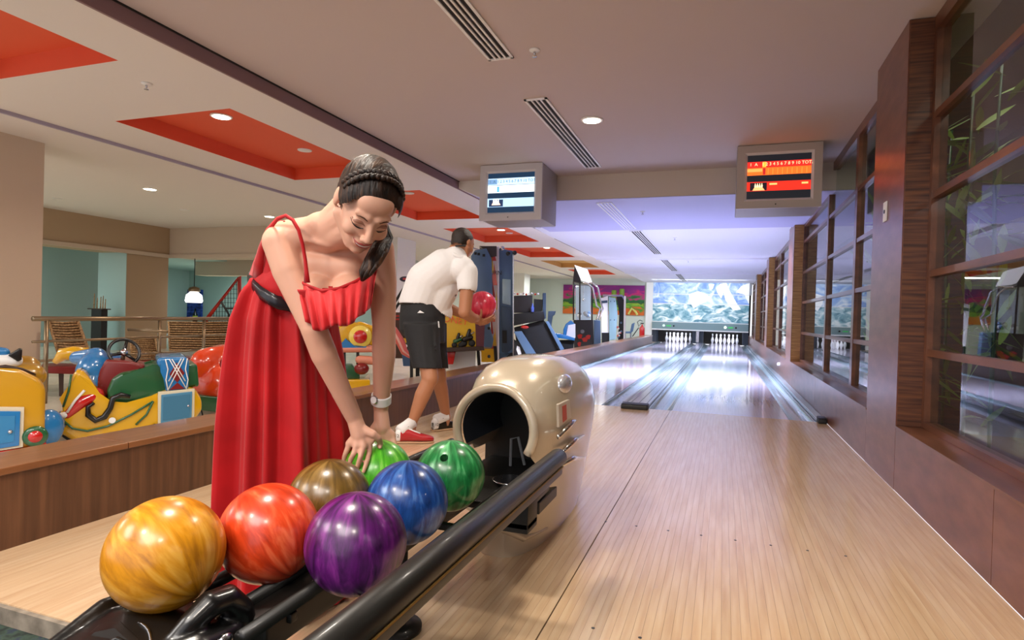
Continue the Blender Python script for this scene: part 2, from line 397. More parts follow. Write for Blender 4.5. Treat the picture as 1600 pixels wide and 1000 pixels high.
# divider and caps
dv = MB().box((LC[1]+.762+.002, 6.13, -.05), (LC[0]-.762-.002, 24.3, .022), .006).build('lane_divider', 'divider'); tag(dv, 'raised divider strip running between the two bowling lanes', 'divider')
for xx in (.04, .12, .20): MB().box((LC[1]+.762+xx-.003, 6.2, .0215), (LC[1]+.762+xx+.003, 24.2, .027)).build('ridge', 'gutter', dv)
cp = MB().prism([(LC[1]+.75, 6.0, 0), (LC[1]+.75, 6.0, .035), (LC[1]+.75, 6.02, .05), (LC[1]+.75, 6.14, .055), (LC[1]+.75, 6.14, 0)], (.26, 0, 0), .008).build('divider_cap', 'blackr', None, 'auto'); tag(cp, 'black rubber cap at the near end of the lane divider', 'cap')
cp = MB().prism([(LC[0]+.765, 6.03, 0), (LC[0]+.765, 6.03, .035), (LC[0]+.765, 6.06, .05), (LC[0]+.765, 6.16, .055), (LC[0]+.765, 6.16, 0)], (.07, 0, 0), .008).build('ledge_cap', 'blackr', None, 'auto'); tag(cp, 'small black cap on the ledge beside the right wall', 'cap')
ld = MB().box((LC[0]+.764, 6.14, -.05), (XW-.002, 24.6, .03), .005).build('ledge_trim', 'gutter'); tag(ld, 'narrow grey ledge between right gutter and wood wall', 'ledge')
# low wall
wl = struct('wall_low', MB().box((-2.66, -3, -.1), (XL, 22.4, .275)), 'wood', loc=(0,0,0))
yj = [-3, .2, 1.9, 3.35, 5.8, 8.2, 10.6, 13.0, 15.4, 17.8, 20.1, 22.4]
for a, b in zip(yj[:-1], yj[1:]):
    MB().box((-2.685, a+.002, .276), (XL+.012, b-.002, .303), .003).build('cap_board', 'woodtop', wl)
# game floor tiles
gf = struct('floor_hall', MB().box((-16, .0, -.1), (-2.66, 26, -.008)), 'grout', loc=(0,0,0))
tl0 = None; cnt = 0
for i in range(14):
    for j in range(21):
        x0 = -2.7-.6*(i+1); y0 = .9+.6*j
        if tl0 is None:
            tl0 = MB().box((.003, .003, -.007), (.597, .597, 0)).build('tile', 'tile', None, loc=(0,0,0)); tl0.parent = gf; o = tl0
        else: o = tl0.copy(); C.objects.link(o)
        o.location = (x0, y0, 0)
mb = MB()
for i in range(22):
    for j in range(40):
        x0 = -2.7-.6*(i+1); y0 = .9+.6*j
        if i < 14 and j < 21: continue
        mb.box((x0+.003, y0+.003, -.007), (x0+.597, y0+.597, 0))
o = mb.build('far_tiles', 'tile', gf); o['kind'] = 'stuff'
# ceilings
struct('ceiling', MB().box((-3.243, -3, 2.59), (1.3, 7.0, 2.7)), 'ceil')
struct('ceiling_beam', MB().box((-2.75, 7.0, 2.30), (1.3, 7.25, 2.75)), 'beamp')
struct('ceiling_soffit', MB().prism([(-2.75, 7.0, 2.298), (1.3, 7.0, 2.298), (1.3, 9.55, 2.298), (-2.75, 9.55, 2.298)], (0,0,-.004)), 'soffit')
zz = [9.55, 14.6, 19.2, 24.6]
for i, (a, b) in enumerate(zip(zz[:-1], zz[1:])):
    z = 2.345
    struct('ceiling_lane', MB().prism([(-3.0, a, z+.02), (-3.0, a+.35, z), (-3.0, b-.05, z), (-3.0, b, z-.035), (-3.0, b, z+.1), (-3.0, a, z+.1)], (4.4, 0, 0)), 'lanec')
struct('ceiling_edge', MB().prism([(-3.3, 9.55, 2.49), (-3.0, 9.55, 2.34), (-3.0, 9.55, 2.5)], (0, 15.1, 0)), 'ceil2')
struct('trim_2', MB().box((-3.262, -3, 2.49), (-3.2435, 24.4, 2.60)), 'stripface')
struct('trim_3', MB().box((-3.243, -3, 2.581), (-3.232, 7.0, 2.5899)), 'dark')
struct('trim_4', MB().prism([(-3.243, 7.0, 2.5), (-2.75, 7.0, 2.3), (-2.75, 7.0, 2.59), (-3.243, 7.0, 2.59)], (0, .2, 0)), 'ceil2')
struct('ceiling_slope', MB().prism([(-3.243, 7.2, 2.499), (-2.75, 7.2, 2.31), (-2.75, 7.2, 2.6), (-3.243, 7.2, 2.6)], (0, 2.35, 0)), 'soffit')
for a, b in ((11.2, 14.3), (16.5, 19.8)): struct('trim_5', MB().box((-3.13, a, 2.395), (-3.08, b, 2.47)), 'dark')
# coffered ceiling: slab with holes made of strips
cy = [(.5, 2.85), (3.79, 6.13), (6.99, 9.28), (10.3, 12.42), (13.5, 15.75), (16.7, 19.1), (19.9, 22.25)]
CX0, CX1 = -5.08, -3.80
mb = MB().box((-5.74, -3, 2.5), (CX0, 24.4, 2.64)).box((CX1, -3, 2.5), (-3.262, 24.4, 2.64))
yy = [-3]+[v for c in cy for v in c]+[24.4]
for a, b in zip(yy[0::2], yy[1::2]): mb.box((CX0, a, 2.5), (CX1, b, 2.64))
struct('ceiling_coffered', mb, 'ceil2')
for i, (a, b) in enumerate(cy):
    mm = 'tan' if i == 5 else 'red'
    mb = MB(); e = .003
    mb.box((CX0+e, a+e, 2.64), (CX1-e, b-e, 2.66)).box((CX0, a, 2.5005), (CX0+.006, b, 2.64)).box((CX1-.006, a, 2.5005), (CX1, b, 2.64)).box((CX0, a, 2.5005), (CX1, a+.006, 2.64)).box((CX0, b-.006, 2.5005), (CX1, b, 2.64))
    struct('ceiling_coffer', mb, mm)
struct('trim_6', MB().box((-5.77, -3, 2.47), (-5.741, 24.4, 2.64)), 'stripface2')
struct('ceiling_hall', MB().box((-16.5, -3, 2.47), (-5.771, 24.6, 2.64)), 'ceil2')
# right wall ---------------------------------------------------------
wr = struct('wall_right', MB().box((1.03, -3, 0), (1.12, 24.8, .30)), 'woodr', loc=(0,0,0))
piers = [(3.83, 4.54), (9.35, 10.05), (14.4, 15.1), (19.3, 20.0)]
segs = [(-3, 1.2), (1.2, 2.549), (2.549, 3.826), (4.54, 6.9), (6.9, 9.35), (10.05, 12.2), (12.2, 14.4), (15.1, 17.2), (17.2, 19.3), (20, 22.3), (22.3, 24.6)]
for a, b in segs:
    MB().box((XW, a+.002, .002), (1.03, b-.002, .343)).build('base_panel', 'woodr', wr)
    MB().box((XW-.004, a, .3435), (1.06, b, .355)).build('sill_board', 'woodf', wr)
for k, (a, b) in enumerate(piers):
    struct('wall_pier', MB().box((XW, a, 0), (1.06, b, 2.588 if b < 7 else 2.33)), 'woodr')
    struct('trim_7', MB().box((XW+.006, a-.006, .357), (1.06, a-.0005, 2.585 if b < 7 else 2.33)), 'woodz' if k == 0 else 'woodg')
# windows
wi = 0
bays = [([-3, -.9, .7, 2.15, 3.83], 2.588), ([4.54, 5.78, 7.25, 9.35], 2.588), ([10.05, 11.4, 12.9, 14.4], 2.34), ([15.1, 16.5, 17.9, 19.3], 2.34), ([20.0, 21.5, 23, 24.6], 2.34)]
for ys, top in bays:
    for a, b in zip(ys[:-1], ys[1:]):
        wi += 1
        tp = top if a < 7 and b < 7.5 else 2.34
        fr = struct('window_%d' % wi, MB().box((1.035, a, .356), (1.10, a+.045, tp)).box((1.035, b-.045, .356), (1.10, b, tp)).box((1.035, a+.045, tp-.08), (1.10, b-.045, tp)).box((1.035, a+.045, .356), (1.10, b-.045, .39)), 'woodf', loc=(0,0,0))
        for z in (.765, 1.192, 1.614, 2.051):
            MB().box((1.04, a+.045, z-.018), (1.09, b-.045, z+.018)).build('glazing_bar', 'woodf', fr)
        MB().box((1.064, a+.045, .39), (1.068, b-.045, tp-.08)).build('pane', 'glass', fr)
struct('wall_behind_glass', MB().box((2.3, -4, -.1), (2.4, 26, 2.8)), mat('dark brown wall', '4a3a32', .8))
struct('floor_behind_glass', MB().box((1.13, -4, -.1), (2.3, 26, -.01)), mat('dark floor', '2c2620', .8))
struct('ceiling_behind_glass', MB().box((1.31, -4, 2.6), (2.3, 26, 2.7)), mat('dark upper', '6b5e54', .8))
# leafy plants behind the glass
random.seed(3)
def leaf_mesh(L, wd, bend):
    mb = MB(); rows = []
    for i in range(6):
        t = i/5; ww = wd*math.sin(PI*min(.98, .08+t*.92))*1.0; rows.append([(-ww, L*t, bend*t*t), (0, L*t, bend*t*t-.15*ww), (ww, L*t, bend*t*t)])
    return mb.grid(rows)
ml = mat('bamboo leaf', '86a544', .5)
plant_i = 0
for xb, yb in ((1.44, 4.1), (1.44, 4.5), (1.55, 4.85), (1.7, 5.75), (1.4, 6.7)):
    lb = ['leafy bamboo behind the glass nearest the camera', 'leafy bamboo just behind the near window, second from the camera', 'leafy bamboo behind glass closest to the zebra wood pier', 'leafy bamboo farther back behind the near window glass', 'leafy bamboo behind glass farthest down the lane'][plant_i]; plant_i += 1
    t = thing('bamboo_plant', (xb, yb, -.01), lb, 'plant', 'bamboo plants behind the glass')
    MB().tube([(xb, yb, -.01), (xb+.01, yb+.02, .9), (xb-.03, yb-.03, 1.8), (xb, yb, 2.5)], [.013, .012, .01, .006], 8).build('stem', 'grn', t, True)
    for k in range(34):
        z = .35+2.1*random.random(); L = .20+.16*random.random()
        o = leaf_mesh(L, .016+.010*random.random(), -.05*random.random()).build('leaf', ml, None, loc=(0,0,0)); o.parent = t
        o.location = (random.uniform(-.03, .03), random.uniform(-.04, .04), z); o.rotation_euler = (random.uniform(-.9, 1.2), random.uniform(-.5,.5), random.uniform(0, 6.28))
# end of the lanes -----------------------------------------------------
YE = 24.3
struct('wall_end', MB().box((-2.93, YE, 0), (-2.66, YE+.3, 2.4)), 'white')
struct('wall_end_top', MB().box((-2.66, YE+.14, 1.9), (1.0, YE+.3, 2.4)), 'white')
mu = MB().box((-2.66, YE+.95, -.05), (1.0, YE+1.0, 2.3)).build('wall_pit', 'dark'); mu['kind'] = 'structure'
mask = thing('masking_unit', (-.88, YE, .8), 'long seascape mural panels above the bowling pins', 'mural')
def skymat(name, seed, stops, wz):
    k = N(name); tc = k.n('ShaderNodeTexCoord'); mp = k.n('ShaderNodeMapping'); mp.inputs['Location'].default_value = (seed, 0, seed); mp.inputs['Scale'].default_value = (1.3, 1, wz); k.l(tc, 'Object', mp, 0)
    nz = k.n('ShaderNodeTexNoise', i_Scale=1.6, i_Detail=7.0, i_Distortion=1.6); k.l(mp, 0, nz, 'Vector'); r = k.ramp(nz, 0, stops); k.l(r, 0, k.b, 'Base Color'); k.b.inputs['Roughness'].default_value = .4
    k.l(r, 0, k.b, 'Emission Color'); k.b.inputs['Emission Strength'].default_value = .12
    return k.m
ms = skymat('sky print', 2.3, [(.3, '6d92d8'), (.45, '8fb2e6'), (.55, 'bcd4f0'), (.66, 'f4f8ff')], 1.4)
mw = skymat('surf print', 5.1, [(.32, '3f7488'), (.43, '74a4b0'), (.53, 'b4d0d4'), (.62, 'f0f6f4')], 2.6)
bz = [.81, 1.52, 1.9, 2.36]
for i in range(3):
    MB().box((-2.655, YE+.0, bz[i]+.01), (.90, YE+.02, bz[i+1]-.01)).build('mural_panel', ms if i else mw, mask)
    MB().box((-2.66, YE-.015, bz[i]-.02), (.905, YE+.02, bz[i]+.01)).build('panel_rail', 'white', mask)
# print figures: sails and surf spray as flat print pieces
mwhite = mat('white print', 'ffffff', .5, emit='ffffff', es=.2)
def prt(pts, z0, m_='w'):
    MB().prism([P_ for P_ in [(a, YE-.004, b) for a, b in pts]], (0, .003, 0)).build('print_figure', mwhite, mask)
prt([(.42, 2.0), (.62, 2.25), (.9, 2.35), (.9, 1.55), (.72, 1.92)], 0)
prt([(-.30, 2.15), (-.15, 2.32), (.08, 2.34), (.2, 2.05), (.45, 1.6), (.62, 1.35), (.35, 1.3), (.05, 1.7), (-.02, 2.0), (-.1, 1.75), (-.25, 1.98)], 0)
prt([(-1.3, 1.9), (-.95, 2.02), (-.6, 1.9), (-.7, 1.62), (-1.1, 1.35), (-1.25, 1.6)], 0)
prt([(-.58, 2.3), (-.36, 2.3), (-.42, 2.12), (-.52, 2.05)], 0)
fs = thing('pin_fascia', (-.88, YE-.06, .5), 'grey green fascia board above the pins with small lane lamps', 'fascia')
MB().box((-2.66, YE-.08, .52), (.905, YE+.0, .79), .01).build('board', 'fascia', fs)
MB().box((-2.66, YE-.10, .475), (.905, YE+.0, .52), .004).build('lower_lip', 'white', fs)
for xx in (-2.2, .08):
    MB().lathe([(.05, 0), (.05, .02)], (xx+.0, YE-.08, .65), (0,-1,0)).build('round_lamp', mat('lens white', 'e8ffe8', .3, emit='e8ffe8', es=1.0 if xx > 0 else .15), fs)
    MB().box((xx+.1, YE-.09, .62), (xx+.28, YE-.08, .67)).build('green_display', mat('green display', '3fae5c', .3, emit='3fae5c', es=.5), fs)
    MB().lathe([(.03, 0), (.03, .02)], (xx+.38, YE-.08, .645), (0,-1,0)).build('dark_lens', 'screen', fs)
# pit side walls
for a, b in ((-2.66, -2.5), (-1.12, -.72), (.72, .91)):
    struct('wall_pit_side', MB().box((a, YE-.02, -.01), (b, YE+.95, .5)), mat('pit grey', '2c3440', .5))
o = MB().box((-.98, YE-.06, .03), (-.86, YE-.03, .47), .01).build('kickback_post', 'silver'); tag(o, 'grey metal post between the two pin bays', 'post')
# pins
def pin():
    prof = [(.0, 0), (.026, 0), (.030, .01), (.036, .03), (.052, .08), (.0605, .115), (.058, .15), (.046, .195), (.032, .235), (.0235, .262), (.0235, .275), (.029, .31), (.0323, .338), (.029, .362), (.018, .376), (0.001, .381)]
    t = thing('bowling_pin', (0, 0, 0), 'white bowling pin', 'pin')
    MB().lathe(prof, seg=20).build('body', 'pinw', t, True)
    for z in (.258, .28): MB().lathe([(.0242, z-.004), (.0245, z), (.0242, z+.004)], seg=20).build('red_band', 'pinr', t, True)
    return t
p0 = pin(); first = True
pos = []
for r in range(4):
    for k in range(r+1): pos.append(((k-r/2)*.3048, r*.264))
row = ['head', 'second row', 'third row', 'back row']
for li, c in enumerate(LC):
    side = 'right' if li == 0 else 'left'
    n = 0
    for r in range(4):
        for k in range(r+1):
            dx, dy = (k-r/2)*.3048, r*.264
            wh = ['middle', 'left right'.split()[k] if r == 1 else '', '', ''][r] if r < 2 else ''
            if r == 0: l = 'head pin standing foremost on the %s lane' % side
            elif r == 1: l = '%s of the two second-row pins on the %s lane' % (['left', 'right'][k], side)
            elif r == 2: l = '%s pin of the three-pin row on the %s lane' % (['left', 'middle', 'right'][k], side)
            else: l = '%s pin of the four-pin back row on the %s lane' % (['leftmost', 'inner left', 'inner right', 'rightmost'][k], side)
            loc = (c+dx, 24.40+dy*.8, 0)
            if first: p0.location = loc; p0['label'] = l; p0['group'] = 'bowling pins'; first = False
            else: dup(p0, loc, label=l, group='bowling pins')
# ceiling fittings -----------------------------------------------------
def vent(x0, x1, y0, y1, z, label):
    t = thing('ceiling_vent', ((x0+x1)/2, (y0+y1)/2, z-.012), label, 'vent', 'linear ceiling vents')
    mb = MB().box((x0, y0, z-.012), (x0+.018, y1, z-.001)).box((x1-.018, y0, z-.012), (x1, y1, z-.001)).box((x0, y0, z-.012), (x1, y0+.018, z-.001)).box((x0, y1-.018, z-.012), (x1, y1, z-.001))
    mb.build('frame', 'white', t)
    MB().box((x0+.018, y0+.018, z-.004), (x1-.018, y1-.018, z-.001)).build('dark_slot', 'dark', t)
    n = 4; wv = (x1-x0-.036)/n
    for i in range(n-1):
        xx = x0+.018+wv*(i+1); MB().box((xx-.006, y0+.018, z-.012), (xx+.006, y1-.018, z-.004)).build('bar', 'white', t)
vent(-1.515, -1.34, 1.2, 3.69, 2.59, 'long white slotted vent cut by the top edge of the view')
vent(-1.52, -1.335, 4.44, 6.65, 2.59, 'white slotted vent beside the round downlight')
vent(-1.50, -1.31, 7.2, 9.4, 2.299, 'slotted vent on the lavender soffit')
vent(-1.50, -1.31, 9.95, 13.6, 2.345, 'slotted vent just beyond the lavender soffit')
vent(-1.50, -1.31, 14.95, 18.4, 2.345, 'slotted vent over the middle of the lanes')
vent(-1.50, -1.31, 19.6, 23.4, 2.345, 'slotted vent nearest the pins')
def downlight(x, y, z, label, on=True, r=.075):
    t = thing('downlight', (x, y, z-.012), label, 'ceiling light', 'round ceiling downlights')
    MB().lathe([(r*1.0, -.001), (r*1.0, -.010), (r*1.25, -.008), (r*1.28, -.001)], (x, y, z), seg=28).build('ring', 'white', t, True)
    MB().lathe([(r*.97, -.0105), (r*.97, -.0115)], (x, y, z), seg=28).build('lens', 'lamp' if on else 'lampoff', t)
downlight(-1.11, 5.05, 2.59, 'bright round downlight over the bowling approach')
downlight(-4.376, 4.27, 2.64, 'lit downlight in the nearest full red coffer')
downlight(-4.372, 5.42, 2.64, 'unlit round fitting in the nearest full red coffer', False, .06)
downlight(-4.40, 7.75, 2.64, 'unlit round fitting in the second red coffer behind the woman', False, .07)
downlight(-4.35, 11.5, 2.64, 'lit downlight in the red coffer above the man')
downlight(-4.35, 12.0, 2.64, 'small unlit fitting beside the lit one above the man', False, .06)
downlight(-4.30, 14.7, 2.64, 'lit downlight in the red coffer above the arcade cabinets')
downlight(-7.39, 6.03, 2.47, 'lit downlight above the playground rides')
downlight(-7.39, 8.30, 2.47, 'lit downlight just left of the woman\'s shoulder')
downlight(-9.6, 6.3, 2.47, 'unlit round fitting beside the big cream pillar', False, .06)
downlight(-8.4, 7.5, 2.47, 'unlit round fitting between the lit hall lights', False, .06)
def sprinkler(x, y, z, label):
    t = thing('sprinkler_head', (x, y, z-.05), label, 'sprinkler', 'ceiling sprinklers')
    MB().lathe([(.035, -.001), (.035, -.006), (.018, -.012), (.012, -.014)], (x, y, z), seg=20).build('escutcheon', 'white', t, True)
    MB().lathe([(.008, -.014), (.008, -.03), (.004, -.034), (.016, -.042), (.016, -.045)], (x, y, z), seg=14).build('deflector', 'silver', t, True)
sprinkler(-1.18, 3.63, 2.59, 'white sprinkler on the ceiling beside the cut-off vent')
sprinkler(-3.98, 3.2, 2.5, 'white sprinkler between the two nearest red coffers')
sprinkler(-1.03, 7.9, 2.299, 'sprinkler on the lavender soffit')
sprinkler(-.85, 10.9, 2.345, 'sprinkler on the white ceiling beyond the soffit')
sprinkler(-.85, 15.2, 2.345, 'sprinkler far over the lanes')
# ---------------------------------------------------------------- score monitors
def monitor(x0, x1, z0, z1, y, dp, label, red):
    t = thing('score_monitor', ((x0+x1)/2, y+dp/2, z0), label, 'monitor', 'overhead score monitors')
    MB().box((x0, y+.03, z0+.01), (x1, y+dp, z1), .008).build('housing', mat('monitor shell', 'a29c98', .5), t, 'auto')
    fm = mat('monitor bezel', 'c9c5c8' if not red else 'b5aaa2', .35)
    bw = .07; mb = MB()
    mb.box((x0, y, z0), (x0+bw, y+.03, z1)).box((x1-bw, y, z0), (x1, y+.03, z1)).box((x0+bw, y, z1-bw), (x1-bw, y+.03, z1)).box((x0+bw, y, z0), (x1-bw, y+.03, z0+bw))
    mb.build('front_frame', fm, t)
    a0, a1, c0, c1 = x0+bw, x1-bw, z0+bw, z1-bw; s = .022
    MB().prism([(a0,y-.001,c0),(a0+s,y+.02,c0+s),(a0+s,y+.02,c1-s),(a0,y-.001,c1)], (-.001,.008,0)).prism([(a1,y-.001,c0),(a1-s,y+.02,c0+s),(a1-s,y+.02,c1-s),(a1,y-.001,c1)], (.001,.008,0)).prism([(a0,y-.001,c1),(a0+s,y+.02,c1-s),(a1-s,y+.02,c1-s),(a1,y-.001,c1)], (0,.008,.001)).prism([(a0,y-.001,c0),(a0+s,y+.02,c0+s),(a1-s,y+.02,c0+s),(a1,y-.001,c0)], (0,.008,-.001)).build('inner_bevel', mat('bevel', 'd6d2d4', .3), t)
    a0 += s; a1 -= s; c0 += s; c1 -= s; W = a1-a0; H = c1-c0; yp = y+.018
    bg = glow('screen bg', '0b2a44' if not red else '14161c', .9)
    scr = MB().box((a0, yp, c0), (a1, yp+.004, c1)).build('screen', bg, t)
    def band(u0, u1, v0, v1, col, s_=1.0, k=1):
        MB().box((a0+W*u0, yp-.0012*k, c1-H*v1), (a0+W*u1, yp-.0012*(k-1)-.0001, c1-H*v0)).build('screen_band', glow('band', col, s_), scr)
    if red:
        band(0, 1, .15, .29, 'e02820'); band(0, 1, .29, .46, 'f06a24'); band(0, 1, .61, .82, 'e02c1c')
        band(.05, .32, .63, .81, '181018', 1, 2); band(.24, .3, .16, .28, 'f8b040', 1, 2); band(0, .24, .31, .38, 'f8a050', 1, 2); band(.25, .29, .3, .45, 'b02020', 1, 2)
        for k in range(9): band(.33+k*.075, .335+k*.075, .31, .45, 'f8a040', 1, 2)
        band(.36, .48, .65, .69, 'ffc070', 1, 2); band(.86, .96, .65, .69, 'ffc070', 1, 2)
        tc = 'ffd8a0'
    else:
        band(0, 1, .13, .30, 'b8d4ee', 1.1); band(0, 1, .31, .50, 'e6f4f8', 1.2); band(0, 1, .64, .86, 'a8ccec', 1.1)
        band(.03, .34, .67, .85, '1c3050', 1, 2); band(.2, .25, .34, .48, '5aa8cc', 1, 2); band(0, .2, .15, .28, '6c90b8', 1, 2)
        tc = '3c6484'
    mt = glow('screen text', tc, 1.0)
    ud = Vector((1,0,0)); vd = Vector((0,0,1))
    text('1 2 3 4 5 6 7 8 9 10 TOTAL', 'screen_text', (a0+W*.66, yp-.004, c1-H*.215), ud, vd, H*.1, mt, scr)
    text('1  A', 'screen_text', (a0+W*.1, yp-.004, c1-H*.215), ud, vd, H*.1, mt, scr)
    for k in range(4):
        cx = a0+W*(.135+.035*k); MB().lathe([(.004, 0), (.008, .012), (.006, .022), (.003, .03), (.004, .036), (.001, .04)], (cx, yp-.005, c1-H*.74), seg=8).build('pin_icon', glow('icon', 'ffe0b0' if red else 'ffffff', 1.2), scr)
    MB().prism([(a0+W*.09, yp-.004, c1-H*.81), (a0+W*.29, yp-.004, c1-H*.81), (a0+W*.24, yp-.004, c1-H*.72), (a0+W*.13, yp-.004, c1-H*.72)], (0,.001,0)).build('lane_icon', glow('icon lane', 'ffb070' if red else 'ffd8c0', 1.1), scr)
    MB().lathe([(.006, 0), (.006, .003)], ((x0+x1)/2-.02, y, z0+.035), (0,-1,0), 12).build('sensor', 'screen', t)
monitor(-2.655, -1.92, 1.96, 2.585, 6.3, .62, 'overhead score monitor with a blue and white screen', False)
monitor(.082, .82, 1.985, 2.585, 6.15, .6, 'overhead score monitor with a red and orange screen', True)
# light switch on pier
sw = thing('wall_socket', (.913, 4.2, 1.56), 'white switch plate on the dark wood pier', 'switch')
MB().box((.908, 4.165, 1.54), (.9145, 4.245, 1.66), .002).build('plate', 'white', sw)
MB().lathe([(.012, 0), (.012, .004)], (.908, 4.205, 1.6), (-1,0,0), 14).build('key', 'screen', sw)
o = MB().lathe([(.03, 0), (.03, .03), (.02, .04)], (XW, 11.0, .2), (-1,0,0), 14).build('cable_gland', 'white'); tag(o, 'small white fitting low on the wood wall beside the lane', 'fitting')

# ================================================================ HALL BACKGROUND
def onZ(x, y, z): d = fw+RX*(x-800)/F+UX*(500-y)/F; return CAM+d*((z-CH)/d.z)
def onY(x, y, v): d = fw+RX*(x-800)/F+UX*(500-y)/F; return CAM+d*(v/d.y)
def onX(x, y, v): d = fw+RX*(x-800)/F+UX*(500-y)/F; return CAM+d*(v/d.x)
struct('wall_pillar', MB().box((-7.0, 3.1, 0), (-6.4, 4.06, 2.5)), 'cream')
struct('wall_left', MB().box((-16.2, -3, 0), (-16, 26, 2.7)), 'teal')
struct('wall_bar', MB().box((-16, 14.5, 0), (-9.0, 14.7, 2.47)), 'teal')
struct('wall_side', MB().box((-9.1, 14.7, 0), (-8.9, 24.6, 2.47)), 'pale')
struct('wall_back', MB().box((-9.1, 24.42, 0), (-2.93, 24.6, 2.5)), 'pale')
struct('wall_column', MB().box((-7.1, 11.1, 0), (-6.52, 11.9, 2.47)), 'white')
struct('wall_column', MB().box((-7.75, 21.4, 0), (-7.1, 22.1, 2.47)), 'white')
struct('wall_corner', MB().box((-11.55, 8.36, 0), (-10.8, 9.27, 1.88)), 'tanw')
struct('trim_painted_bounce', MB().box((-11.55, 8.35, 0), (-10.801, 8.36, 1.88)), 'teal')  # thin teal panel paints the next room's light onto the column side
struct('wall_bulkhead', MB().box((-11.5, -3, 1.88), (-10.78, 9.27, 2.47)), 'tanw')
struct('trim_9', MB().box((-10.779, -3, 1.86), (-10.74, 9.24, 1.93)), 'cream')
struct('trim_9', MB().box((-10.78, 9.23, 1.86), (-6.6, 9.268, 1.93)), 'cream')
struct('wall_bulkhead', MB().box((-10.78, 9.27, 1.88), (-6.6, 9.9, 2.47)), 'cream')
struct('ceiling_bar', MB().box((-16, -3, 2.0), (-11.5, 14.5, 2.05)), 'teal')
struct('wall_nook', MB().box((-16, 7.4, 0), (-12.7, 9.2, 2.0)), 'teal')
struct('beam', MB().box((-13.2, -3, 1.72), (-12.7, 7.9, 2.0)), 'cream')
struct('beam', MB().box((-12.5, 11.5, 1.66), (-8.9, 11.9, 2.47)), 'cream')
downlight(-14.3, 7.1, 2.0, 'lit downlight over the pool cue corner')
# blue mural
a = onY(265, 452, 14.48); b = onY(316, 496, 14.48)
bm_ = noisy('night skyline print', [(.35,'0c1d5c'),(.5,'1c3fa0'),(.62,'3a5cc0'),(.7,'8c86c8')], (2,1,5), 3, 5, .5)
o = MB().box((a.x, 14.44, b.z), (b.x, 14.49, a.z)).build('wall_picture', bm_); tag(o, 'dark blue night skyline picture on the far teal wall', 'picture')
for k, xx in enumerate((272, 305)):
    q = onY(xx, 488, 14.2); q.z = onY(290, 494, 14.2).z; t = thing('bottle_display', (q.x, 14.2, q.z-.2), ['left', 'right'][k]+' dark bottle with green label below the blue picture', 'bottle')
    MB().lathe([(.07, -.2), (.07, .05), (.03, .15), (.025, .25)], q, seg=12).build('body', 'screen', t, True); MB().lathe([(.072, -.12), (.072, .02)], q, seg=12).build('label', mat('lime label', 'b8c83a', .5), t)
q = onY(290, 494, 14.2); bc_ = MB().box((q.x-.9, 13.95, 0), (q.x+1.6, 14.44, q.z-.2), .01).build('bar_counter', 'brn'); tag(bc_, 'dark bar counter below the blue skyline picture', 'counter')
# pendant lamp
q = P(303, 470, 12.5); t = thing('pendant_lamp', (q.x, q.y, q.z-.1), 'glowing white dome pendant lamp before the blue picture', 'lamp')
MB().lathe([(.02, .30), (.10, .27), (.12, .2), (.10, .19)], q, seg=20).build('socket', 'steel', t, True)
MB().lathe([(.06, .20), (.15, .12), (.17, 0), (.15, -.04), (.14, -.03)], q, seg=24).build('shade', 'lampw', t, True)
MB().tube([q+Vector((0,0,.28)), (q.x, q.y, 2.47)], .008, 6).build('cord', 'blackr', t)
# cue rack
q = P(155, 482, 11.2); t = thing('cue_rack', (q.x, q.y, q.z-.25), 'black pool cue stand with upright cues in the teal corner', 'cue rack')
MB().box((q.x-.2, q.y-.08, q.z-.02), (q.x+.2, q.y+.08, q.z+.0)).build('top_plate', 'brn', t)
MB().box((q.x-.12, q.y-.06, q.z-.9), (q.x+.14, q.y+.06, q.z-.02)).build('stand_body', 'blackr', t)
for k, dx in enumerate((-.14, -.06, .03, .09, .15)): MB().tube([(q.x+dx, q.y, q.z), (q.x+dx+.01, q.y, q.z+[.28,.2,.22,.24,.18][k])], [.012,.007], 6).build('cue', 'rattan', t)
# hall back mural
gm = N('jungle mural print'); tc = gm.n('ShaderNodeTexCoord'); sp = gm.n('ShaderNodeSeparateXYZ'); gm.l(tc, 'Generated', sp, 0)
nz = gm.n('ShaderNodeTexNoise', i_Scale=7.0, i_Detail=6.0, i_Distortion=.8); gm.l(tc, 'Generated', nz, 'Vector')
ad = gm.n('ShaderNodeMath', operation='MULTIPLY_ADD'); ad.inputs[1].default_value = .75; gm.l(nz, 0, ad, 0); gm.l(sp, 2, ad, 2)
r = gm.ramp(ad, 0, [(.28, 'd0641c'), (.36, '2c8a28'), (.46, '8ab02c'), (.52, '164426'), (.62, '1c6a30'), (.70, 'b01870'), (.86, '7c1878')])
r.color_ramp.elements.new(.76).color = lin('c81c6c')
ma = gm.n('ShaderNodeMapRange'); ma.inputs[1].default_value = .2; ma.inputs[2].default_value = 1.35; gm.l(ad, 0, ma, 0); gm.l(ma, 0, r, 0); gm.l(r, 0, gm.b, 'Base Color'); gm.b.inputs['Roughness'].default_value = .6
t = thing('jungle_mural', (-4.7, 24.36, 1.0), 'bright purple and green jungle mural on the back wall', 'mural')
MB().box((-6.35, 24.36, 1.02), (-3.0, 24.418, 2.22)).build('print', gm.m, t)
for xx, hh in ((-4.22, 2.02), (-3.9, 2.08)): MB().lathe([(.1, 1.5), (.1, hh-.03), (.07, hh)], (xx, 24.34, 0), seg=10).build('printed_tower', mat('olive print', '7c9a3a', .6), t)
MB().tube([onY(982, 491, 24.3), onY(987, 482, 24.3), onY(993, 487, 24.3), onY(996, 492, 24.3)], .045, 6).build('printed_arch', mat('yellow print', 'd8d878', .6), t)
